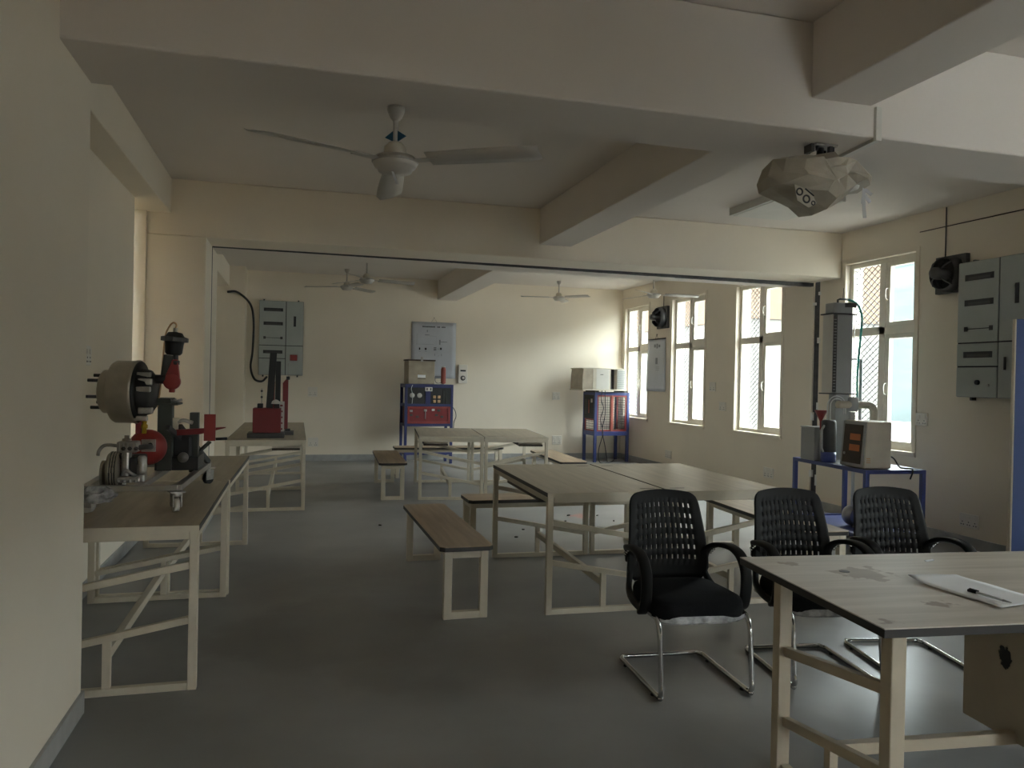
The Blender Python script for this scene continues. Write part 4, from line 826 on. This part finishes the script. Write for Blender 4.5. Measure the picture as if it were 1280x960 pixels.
MB().tube(smooth_path([(0.22, 0, 1.645), (0.31, -0.02, 1.60), (0.36, -0.03, 1.48), (0.355, -0.03, 1.30), (0.335, -0.03, 1.05), (0.325, -0.03, 0.85), (0.33, -0.03, 0.60)], 5), 0.012, 9).build('green_hose', 'hose', CO)
MB().tube([(0.26, 0.02, 1.03), (0.40, 0.02, 1.03), (0.40, 0.02, 0.0)], 0.017, 8).build('bracket_pipe', 'greybox', CO)
for x in (0.275, 0.30): MB().cyl((x, 0, 0.3), (x, 0, 1.5), 0.004, 6).build('clear_tube', 'clearhose', CO)

# ================================================================ DISTRIBUTION BOARDS
def dist_board(label, loc, rz, w, h, split, red):
    t = thing('distribution_board', label, 'electrical panel', loc, rz, None); d = 0.13
    MB().box(0, w, -d + 0.015, 0, 0, h).build('case', 'panelgrey', t, 0.004)
    MB().box(0.004, w - 0.004, -d + 0.011, -d + 0.0155, 0.004, h - 0.004).build('painted_joint_shade', 'ink', t)  # ink sheet behind the covers, painting the shade in their grooves
    rows = [(0.0, 0.225), (0.225, 0.40), (0.40, 1.0)]; g = 0.006
    sl = [None, [0.5], [0.17, 0.49, 0.80]]
    for r_, (a, b) in enumerate(rows):
        o = MB().box(g, split - g, -d, -d + 0.016, a * h + g, b * h - g).build('cover_plate', 'panelgrey', t, 0.002)
        if sl[r_]:
            for f in sl[r_]:
                z = (a + (b - a) * f) * h; x0, x1 = 0.10 * w, split - 0.07 * w
                if f == 0.17:
                    MB().box(x0, x1, -d - 0.002, -d, z - 0.004, z + 0.004).build('slot', 'ink', o)
                    for xx in (x0, x1 - 0.04): MB().box(xx, xx + 0.04, -d - 0.002, -d, z - 0.022, z + 0.022).build('slot', 'dkgrey', o)
                else:
                    MB().box(x0, x1, -d - 0.002, -d, z - 0.028, z + 0.028).build('slot', 'ink', o)
                    MB().box(x0 + 0.04, x1 - 0.03, -d - 0.004, -d - 0.001, z - 0.022, z + 0.004).build('breaker_row', 'dkgrey', o)
        else:
            MB().cyl((split * 0.55, -d, 0.11 * h), (split * 0.55, -d - 0.02, 0.11 * h), 0.022, 12).build('lock', 'ink', o); MB().cyl((split * 0.8, -d, 0.09 * h), (split * 0.8, -d - 0.012, 0.09 * h), 0.012, 10).build('lock', 'steel', o)
    for a, b in ((0.0, 0.40), (0.40, 1.0)):
        o = MB().box(split + g, w - g, -d, -d + 0.016, a * h + g, b * h - g).build('cover_plate', 'panelgrey', t, 0.002)
        xm = (split + w) / 2
        if a > 0: MB().box(xm - 0.02, xm + 0.02, -d - 0.002, -d, 0.66 * h, 0.80 * h).build('slot', 'ink', o)
        elif red: MB().box(xm - 0.07, xm + 0.05, -d - 0.002, -d, 0.20 * h, 0.28 * h).build('warning_label', 'redlight', o)
        else: MB().box(split + 0.07, split + 0.085, -d - 0.012, -d, 0.2 * h, 0.29 * h).build('latch', 'ink', o)
    for x in (0.08 * w, 0.86 * w):
        for z in (-0.03, h): MB().box(x, x + 0.025, -0.03, 0.02, z, z + 0.03).build('fixing_lug', 'dkgrey', t)
    return t
dist_board('grey electrical panel with red label on the far wall above the red machines', (-0.64, 13.98, 1.49), 0, 0.73, 1.27, 0.44, True)
dist_board('large grey electrical panel on the right wall partly covered by the blue door', (6.08, 5.89, 1.42), -PI / 2, 0.80, 1.25, 0.445, False)
cb = MB().tube(smooth_path([(-1.13, 13.5, 2.84), (-0.97, 13.5, 2.84), (-0.77, 13.52, 2.66), (-0.715, 13.6, 2.38), (-0.73, 13.75, 1.9), (-0.76, 13.8, 1.62), (-0.70, 13.86, 1.42), (-0.58, 13.9, 1.38), (-0.50, 13.95, 1.46)], 6), 0.018, 8).build('supply_cable', 'black')
_tag(cb, 'thick black cable looping down to the grey panel on the far wall', 'cable')

# ================================================================ WALL PLATES
mat('platewhite', (0.74, 0.70, 0.63), 0.4, var=0.03)
def plate(label, loc, rz, w, h, n=2, group=None):
    t = thing('wall_socket', label, 'socket', loc, rz, group)
    MB().box(-w / 2, w / 2, -0.014, 0, -h / 2, h / 2).build('face_plate', 'platewhite', t, 0.004)
    for k in range(n):
        x = -w / 2 + w * (k + 0.5) / n
        MB().box(x - 0.018, x + 0.018, -0.019, -0.013, h * 0.08, h * 0.34).build('rocker_switch', 'platewhite', t, 0.002)
        for dx, dz in ((0, -0.10), (-0.013, -0.3), (0.013, -0.3)): MB().cyl((x + dx, -0.0135, h * dz), (x + dx, -0.0155, h * dz), 0.006, 8).build('pin_hole', 'ink', t)
    return t
plate('pale switch plate on the far wall right of the grey panel, at panel foot height', (0.265, 14.0, 1.21), 0, 0.16, 0.17)
plate('pale socket low on the far wall behind the left far workbench', (0.29, 14.0, 0.33), 0, 0.18, 0.16)
plate('pale switch plate on the far wall left of the caged stand', (4.76, 14.0, 1.20), 0, 0.15, 0.15)
plate('pale socket low on the far wall left of the caged stand', (4.79, 14.0, 0.36), 0, 0.19, 0.17)
plate('pale switch plate on the right wall between nearest window and large grey panel', (6.1, 6.44, 1.18), -PI / 2, 0.15, 0.13)
plate('large pale socket low on the right wall beside the blue door', (6.1, 5.84, 0.26), -PI / 2, 0.21, 0.13, 3)
plate('pale socket low on the right wall below the third window', (6.1, 9.05, 0.32), -PI / 2, 0.22, 0.14, 3)
plate('pale switch plate on the right wall between second and third windows', (6.1, 10.55, 1.45), -PI / 2, 0.18, 0.14)
plate('pale socket on the right wall left of the third window, below the switch plate', (6.1, 10.25, 1.16), -PI / 2, 0.18, 0.13)
plate('pale socket low on the right wall below the second window', (6.1, 11.95, 0.28), -PI / 2, 0.22, 0.14, 3)
plate('pale switch plate on the left recessed wall above the brake rig', (XL, 5.67, 1.60), PI / 2, 0.14, 0.13)
sb = thing('meter_box', 'white starter box with round dial on the far wall right of the hanging chart', 'meter box', (2.93, 14.0, 1.58))
MB().box(-0.085, 0.085, -0.06, 0, -0.17, 0.17).build('case', 'platewhite', sb, 0.006)
MB().box(-0.05, 0.05, -0.064, -0.06, 0.045, 0.075).build('slot', 'ink', sb); MB().lathe([(0, 0), (.045, 0), (.045, .012), (.03, .014), (0, .014)], (0, -0.06, -0.075), (0, -1, 0), 18).build('dial', 'dkgrey', sb)
MB().lathe([(0, 0), (.026, 0), (.026, .006), (0, .006)], (0, -0.072, -0.075), (0, -1, 0), 18).build('dial_centre', 'white', sb)

# ================================================================ HANGING CHARTS
def chart(label, loc, rz, w, h, flare, marks, rod):
    t = thing('wall_chart', label, 'chart', loc, rz); m = MB(); nx, nz = 10, 14; vs = []
    for i in range(nx + 1):
        for j in range(nz + 1):
            u, v = i / nx, j / nz
            vs.append(((u - .5) * w * (1 + flare * (1 - v)), -0.012 - 0.006 * math.sin(u * 8 + v * 2) - 0.02 * flare * (1 - v) * abs(u - .5), v * h))
    k = nz + 1
    m.add(vs, [(i * k + j, (i + 1) * k + j, (i + 1) * k + j + 1, i * k + j + 1) for i in range(nx) for j in range(nz)], True)
    o = m.build('sheet', 'poster', t); o.modifiers.new('s', 'SOLIDIFY').thickness = 0.002
    for x0, x1, z0, z1, c in marks: MB().box(x0 * w, x1 * w, -0.0225, -0.0205, z0 * h, z1 * h).build('printed_mark', c, t)
    if rod: MB().cyl((-w * .52, -0.015, h), (w * .52, -0.015, h), 0.009, 8).build('hanging_rod', 'ink', t)
    MB().cyl((0, 0, h + 0.08), (0, -0.02, h + 0.08), 0.006, 8).build('nail', 'dkgrey', t)
    MB().tube([(-0.05, -0.012, h), (0, -0.014, h + 0.08), (0.05, -0.012, h)], 0.002, 5).build('string', 'dkgrey', t)
    return t
q = random.Random(6); mk = []
x = -0.26
for wd in (0.30, 0.07, 0.10):
    n = max(2, int(wd / 0.022))
    for k in range(n): mk.append((x + k * 0.022, x + k * 0.022 + 0.016, 0.905, 0.905 + 0.018 + 0.006 * q.random(), 'ink'))
    x += wd + 0.03
mk += [(-0.16, -0.14, .82, .86, 'inkgrey'), (-0.20, -0.10, .765, .772, 'ink'), (0.12, 0.15, .60, .69, 'inkgrey'), (0.15, 0.30, .648, .654, 'ink'), (-0.33, -0.30, .50, .54, 'ink'), (-0.20, -0.16, .50, .54, 'ink'), (-0.33, -0.29, .47, .476, 'inkgrey'), (-.20, -.15, .47, .476, 'inkgrey'),
       (0.0, 0.06, .50, .51, 'ink'), (0.0, 0.06, .52, .53, 'ink'), (0.0, 0.06, .54, .55, 'ink'), (0.08, 0.12, .522, .53, 'inkgrey'), (0.14, 0.18, .51, .55, 'ink'), (0.02, 0.03, .40, .44, 'inkgrey'), (0.09, 0.13, .40, .405, 'inkgrey'), (0.17, 0.18, .40, .44, 'inkgrey'),
       (-0.40, 0.0, .60, .603, 'inkgrey'), (-0.38, -0.377, .60, .80, 'inkgrey'), (0.05, 0.053, .60, .75, 'inkgrey'), (-0.1, 0.05, .75, .753, 'inkgrey')]
chart('white instruction chart hanging on the far wall behind the blue rack', (2.385, 13.998, 1.49), 0, 0.82, 1.02, 0.0, mk, False)
mk2 = [(-0.12, -0.02, .84, .90, 'inkgrey'), (0.02, 0.10, .82, .91, 'inkgrey'), (0.14, 0.24, .84, .89, 'inkgrey'), (-0.02, 0.10, .52, .64, 'inkgrey')] + [(0.0, 0.2, .46 - .03 * k, .467 - .03 * k, 'inkgrey') for k in range(3)]
chart('white chart hanging crookedly between the two far windows on the right wall', (6.098, 12.47, 1.34), -PI / 2, 0.66, 0.92, 0.16, mk2, True)

# ================================================================ EXHAUST FANS on the right wall
def exhaust(label, y, z, s):
    t = thing('exhaust_fan', label, 'exhaust fan', (XR, y, z), -PI / 2)
    h = s / 2
    for a, b, c, d in ((-h, h, h - .05, h), (-h, h, -h, -h + .05), (-h, -h + .05, -h + .05, h - .05), (h - .05, h, -h + .05, h - .05)): MB().box(a, b, -0.05, 0, c, d).build('square_frame', 'dkgrey', t, 0.003)
    MB().box(-h + .05, h - .05, -0.012, -0.004, -h + .05, h - .05).build('shutter_plate', 'black', t)
    MB().lathe([(h * .90, 0.04), (h * .95, 0.04), (h * .86, 0.15), (h * .82, 0.15)], (0, 0, 0), (0, -1, 0), 30).build('duct_ring', 'dkgrey', t)
    MB().lathe([(0, 0.08), (.055, .08), (.06, .10), (.06, .22), (.045, .26), (.02, .27), (0, .27)], (0, 0, 0), (0, -1, 0), 20).build('motor', 'dkgrey', t)
    for k in range(4):
        a = PI / 4 + k * PI / 2
        MB().tube(smooth_path([(math.cos(a) * .05, -0.20, math.sin(a) * .05), (math.cos(a) * h * .6, -0.19, math.sin(a) * h * .6), (math.cos(a) * h * .88, -0.14, math.sin(a) * h * .88)], 3), 0.008, 6).build('strut', 'dkgrey', t)
    for k in range(5):
        a = 2 * PI * k / 5; M = Matrix.Rotation(a, 4, 'Y') @ Matrix.Translation((0, -0.09, 0)) @ Matrix.Rotation(0.5, 4, 'Z')
        MB().add([M @ Vector(v) for v in ((-.02, 0, .05), (.03, 0, .05), (.07, 0.01, h * .78), (-.03, 0, h * .8), (-.02, .004, .05), (.03, .004, .05), (.07, .014, h * .78), (-.03, .004, h * .8))], [(3, 2, 1, 0), (4, 5, 6, 7), (0, 1, 5, 4), (1, 2, 6, 5), (2, 3, 7, 6), (3, 0, 4, 7)]).build('fan_blade', 'black', t)
    return t
exhaust('black exhaust fan high on the right wall beside the large grey panel', 6.085, 2.60, 0.36)
exhaust('black exhaust fan high on the right wall above the hanging chart', 12.22, 2.62, 0.38)
m = MB().cyl((6.092, 6.19, 2.78), (6.092, 6.19, 3.27), 0.006, 6).build('fan_wire', 'dkgrey'); _tag(m, 'thin dark wire running from the ceiling to the near exhaust fan', 'wire')
m = MB().cyl((6.092, 6.52, 3.085), (6.092, 5.3, 3.075), 0.005, 6).build('wall_cable', 'shelfwood'); _tag(m, 'thin cable running level along the right wall above the large panel', 'wire')
m = MB().cyl((6.092, 12.24, 2.81), (6.092, 12.24, 3.0), 0.006, 6).build('fan_wire', 'dkgrey'); _tag(m, 'short thin wire above the exhaust fan over the hanging chart', 'wire')

# ================================================================ CEILING FANS
def ceiling_fan(label, loc, top, rz, R=0.70, tags=False):
    """loc is the middle of the blade plane; top is the height of the fixing"""
    t = thing('ceiling_fan', label, 'ceiling fan', loc, rz, None); H = top - loc[2]
    MB().lathe([(0.0, H), (0.04, H), (0.042, H - 0.015), (0.028, H - 0.05), (0.014, H - 0.065)], (0, 0, 0), (0, 0, 1), 20).build('canopy', 'fanwhite', t)
    MB().cyl((0, 0, 0.10), (0, 0, H - 0.01), 0.012, 10).build('down_rod', 'fanwhite', t)
    MB().lathe([(0.014, 0.105), (0.03, 0.10), (0.05, 0.08), (0.054, 0.045), (0.05, 0.03)], (0, 0, 0), (0, 0, 1), 24).build('lower_canopy', 'beige', t)
    MB().lathe([(0.05, 0.04), (0.092, 0.032), (0.102, 0.02), (0.102, 0.0), (0.094, -0.015), (0.082, -0.02), (0.076, -0.036), (0.0, -0.046)], (0, 0, 0), (0, 0, 1), 32).build('motor_housing', 'fanwhite', t)
    MB().lathe([(0.098, 0.022), (0.108, 0.018), (0.108, 0.008), (0.098, 0.004)], (0, 0, 0), (0, 0, 1), 32).build('trim_ring', 'alu', t)
    for k in range(3):
        M = Matrix.Rotation(k * 2 * PI / 3, 4, 'Z'); b = MB(); n = 8; vs = []
        for i in range(n + 1):
            u = i / n; x = 0.17 + (R - 0.17) * u; wd = 0.052 + 0.016 * math.sin(u * PI * .6) - (0.022 if i == n else 0); z0 = 0.012 - 0.012 * u
            for s, zz in ((-1, 0.016), (-.35, 0.002), (.35, -0.006), (1, -0.012)): vs.append(M @ Vector((x, s * wd, z0 + zz)))
        b.add(vs, [(i * 4 + j, (i + 1) * 4 + j, (i + 1) * 4 + j + 1, i * 4 + j + 1) for i in range(n) for j in range(3)], True)
        o = b.build('blade', 'fanwhite', t); sd = o.modifiers.new('s', 'SOLIDIFY'); sd.thickness = 0.003
        MB().bar(M @ Vector((0.10, 0, 0.01)), M @ Vector((0.22, 0, 0.012)), 0.05, 0.006).build('blade_iron', 'fanwhite', o, 0.002)
    if tags:
        for s in (-1, 1): MB().prism([(s * 0.012, 0.107), (s * 0.012, 0.155), (s * 0.054, 0.128)], -0.004, 0.004, 'y').build('cardboard_tag', 'skyglass_blue', t)
        MB().bar((0.02, -0.06, -0.05), (0.06, -0.09, -0.12), 0.012, 0.002).build('dangling_tape', 'clearhose', t)
    return t
ceiling_fan('white ceiling fan with blue tags hanging nearest the viewpoint at left', (0.42, 3.62, 2.485), 2.75, math.radians(-34), tags=True)
ceiling_fan('white ceiling fan of the back room, nearer of the left two', (0.93, 11.2, 2.86), ZC, math.radians(8))
ceiling_fan('white ceiling fan of the back room at far left, by the far wall', (0.77, 13.2, 2.97), ZC, math.radians(45))
ceiling_fan('white ceiling fan of the back room before the far wall, left of the caged stand', (4.5, 13.2, 2.97), ZC, math.radians(60))
ceiling_fan('white ceiling fan in front of the far windows at right', (5.25, 10.9, 2.83), ZC, math.radians(-14))

# ================================================================ PROJECTOR IN ITS BAG
PJ = thing('wrapped_projector', 'ceiling projector wrapped in a pale crumpled plastic bag under the near cross beam', 'projector', (2.60, 3.47, 2.745))
MB().box(-0.06, 0.07, -0.05, 0.05, -0.012, 0).build('ceiling_plate', 'alu', PJ, 0.002)
MB().cyl((0, 0, -0.012), (0, 0, -0.12), 0.018, 12).build('mount_pole', 'dkgrey', PJ)
for x, y in ((-0.045, -0.035), (0.05, -0.035), (0.05, 0.03), (-0.045, 0.03)): MB().cyl((x, y, -0.012), (x, y, -0.035), 0.008, 8).build('bolt', 'ink', PJ)
MB().box(-0.075, -0.055, -0.03, 0.03, -0.04, 0).build('mount_arm', 'dkgrey', PJ); MB().box(.02, .04, -.05, -.03, -.05, -.012).build('mount_arm', 'dkgrey', PJ)
MB().box(-0.16, 0.16, -0.12, 0.12, -0.24, -0.13).build('projector_body', 'white', PJ, 0.02)
OUT = [(-.28, -.095), (-.20, -.075), (-.13, -.09), (-.02, -.045), (.07, -.065), (.16, -.085), (.265, -.165), (.235, -.225), (.16, -.235), (.06, -.315), (-.045, -.365), (-.11, -.325), (-.20, -.285), (-.295, -.24), (-.305, -.18)]
m = MB(); q = random.Random(12); n = len(OUT); vs = []
cx0, cz0 = -0.02, -0.19
LV = [(0.30, -0.19), (0.62, -0.18), (0.88, -0.10), (1.0, 0.0), (0.90, 0.12), (0.6, 0.19), (0.25, 0.20)]
for f, y in LV:
    for i, (x, z) in enumerate(OUT):
        jx, jz, jy = (q.random() - .5) * 0.03 * (f < 1), (q.random() - .5) * 0.03 * (f < 1), (q.random() - .5) * 0.05 * (f < 1)
        vs.append((cx0 + (x - cx0) * f + jx, y + jy, cz0 + (z - cz0) * f + jz))
k = len(LV)
m.add(vs, [(j * n + i, j * n + (i + 1) % n, (j + 1) * n + (i + 1) % n, (j + 1) * n + i) for j in range(k - 1) for i in range(n)] + [tuple(range(n - 1, -1, -1)), tuple(range((k - 1) * n, k * n))])
m.build('plastic_bag', 'bag', PJ)
fl = MB().prism([(-.245, -.25), (-.15, -.275), (-.115, -.335), (-.16, -.36), (-.225, -.33)], -0.135, -0.128, 'y').build('printed_flap', 'bag', PJ)
for x, z, r_ in ((-.215, -.285, .020), (-.175, -.318, .022), (-.135, -.335, .012)):
    MB().lathe([(r_, 0), (r_ * .62, 0), (r_ * .62, .003), (r_, .003), (r_, 0)], (x, -0.135, z), (0, -1, 0), 16).build('printed_ring', 'ink', fl)
MB().bar((-.185, -.137, -.268), (-.135, -.137, -.30), 0.012, 0.003).build('printed_bar', 'ink', fl)
for a, b in (((.17, -.13, -.235), (.145, -.15, -.32)), ((.175, -.13, -.24), (.20, -.15, -.27)), ((.15, -.15, -.30), (.16, -.15, -.39)), ((.165, -.14, -.27), (.19, -.15, -.31))):
    MB().bar(a, b, 0.02, 0.002, (0, 1, 0)).build('tape_strip', 'plastic', PJ)
tr = thing('cable_trunking', 'white cable trunking running down the near cross beam to the wrapped projector', 'cable trunking', (2.78, 3.28, 2.75))
MB().box(-0.012, 0.022, -0.018, 0, -0.018, 0.152).build('upright_run', 'white', tr, 0.002)
MB().bar((0.005, 0.0, -0.009), (0.045, 0.34, -0.009), 0.034, 0.018).build('soffit_run', 'white', tr, 0.002)
LF = thing('ceiling_light', 'white boxy light fitting on the ceiling behind the wrapped projector', 'ceiling light', (4.53, 6.56, ZC))
MB().box(-0.33, 0.33, -0.46, 0.46, -0.075, 0).build('housing', 'white', LF, 0.004)
MB().box(-0.30, 0.30, -0.43, 0.43, -0.08, -0.075).build('diffuser', 'white', LF)

# ================================================================ FLOOR LITTER
q = random.Random(21)
LT = [(2.93, 8.10, .07, 'dark crumpled scrap lying in the reddish dust patch on the floor'), (2.64, 7.35, .075, 'long dark scrap on bare floor seen under the middle workbenches, nearest of the scraps there'),
      (0.83, 7.86, .05, 'dark scrap alone on the floor left of the middle workbenches'), (2.03, 7.06, .05, 'grey scrap seen between the two left legs of the middle workbench'),
      (2.78, 7.78, .035, 'small dark scrap just left of the reddish dust patch'), (3.25, 8.05, .04, 'small dark scrap right of the reddish dust patch'),
      (2.2, 7.4, .03, 'tiny scrap behind the front left leg of the middle workbench'), (3.3, 7.7, .03, 'tiny scrap seen under the seam of the middle workbenches')]
for i, (x, y, s, lab) in enumerate(LT):
    m = MB(); pts = [(s * (0.6 + 0.4 * q.random()) * math.cos(a) * .5, s * (0.5 + 0.4 * q.random()) * math.sin(a) * .3) for a in [2 * PI * k / 7 for k in range(7)]]
    m.prism(pts, 0, 0.006 + .006 * q.random(), 'z'); o = m.build('litter_scrap', 'litter'); o.location = (x, y, 0.001); o.rotation_euler = (0, 0, q.random() * 3)
    _tag(o, lab, 'litter', 'dark scraps of litter on the floor')
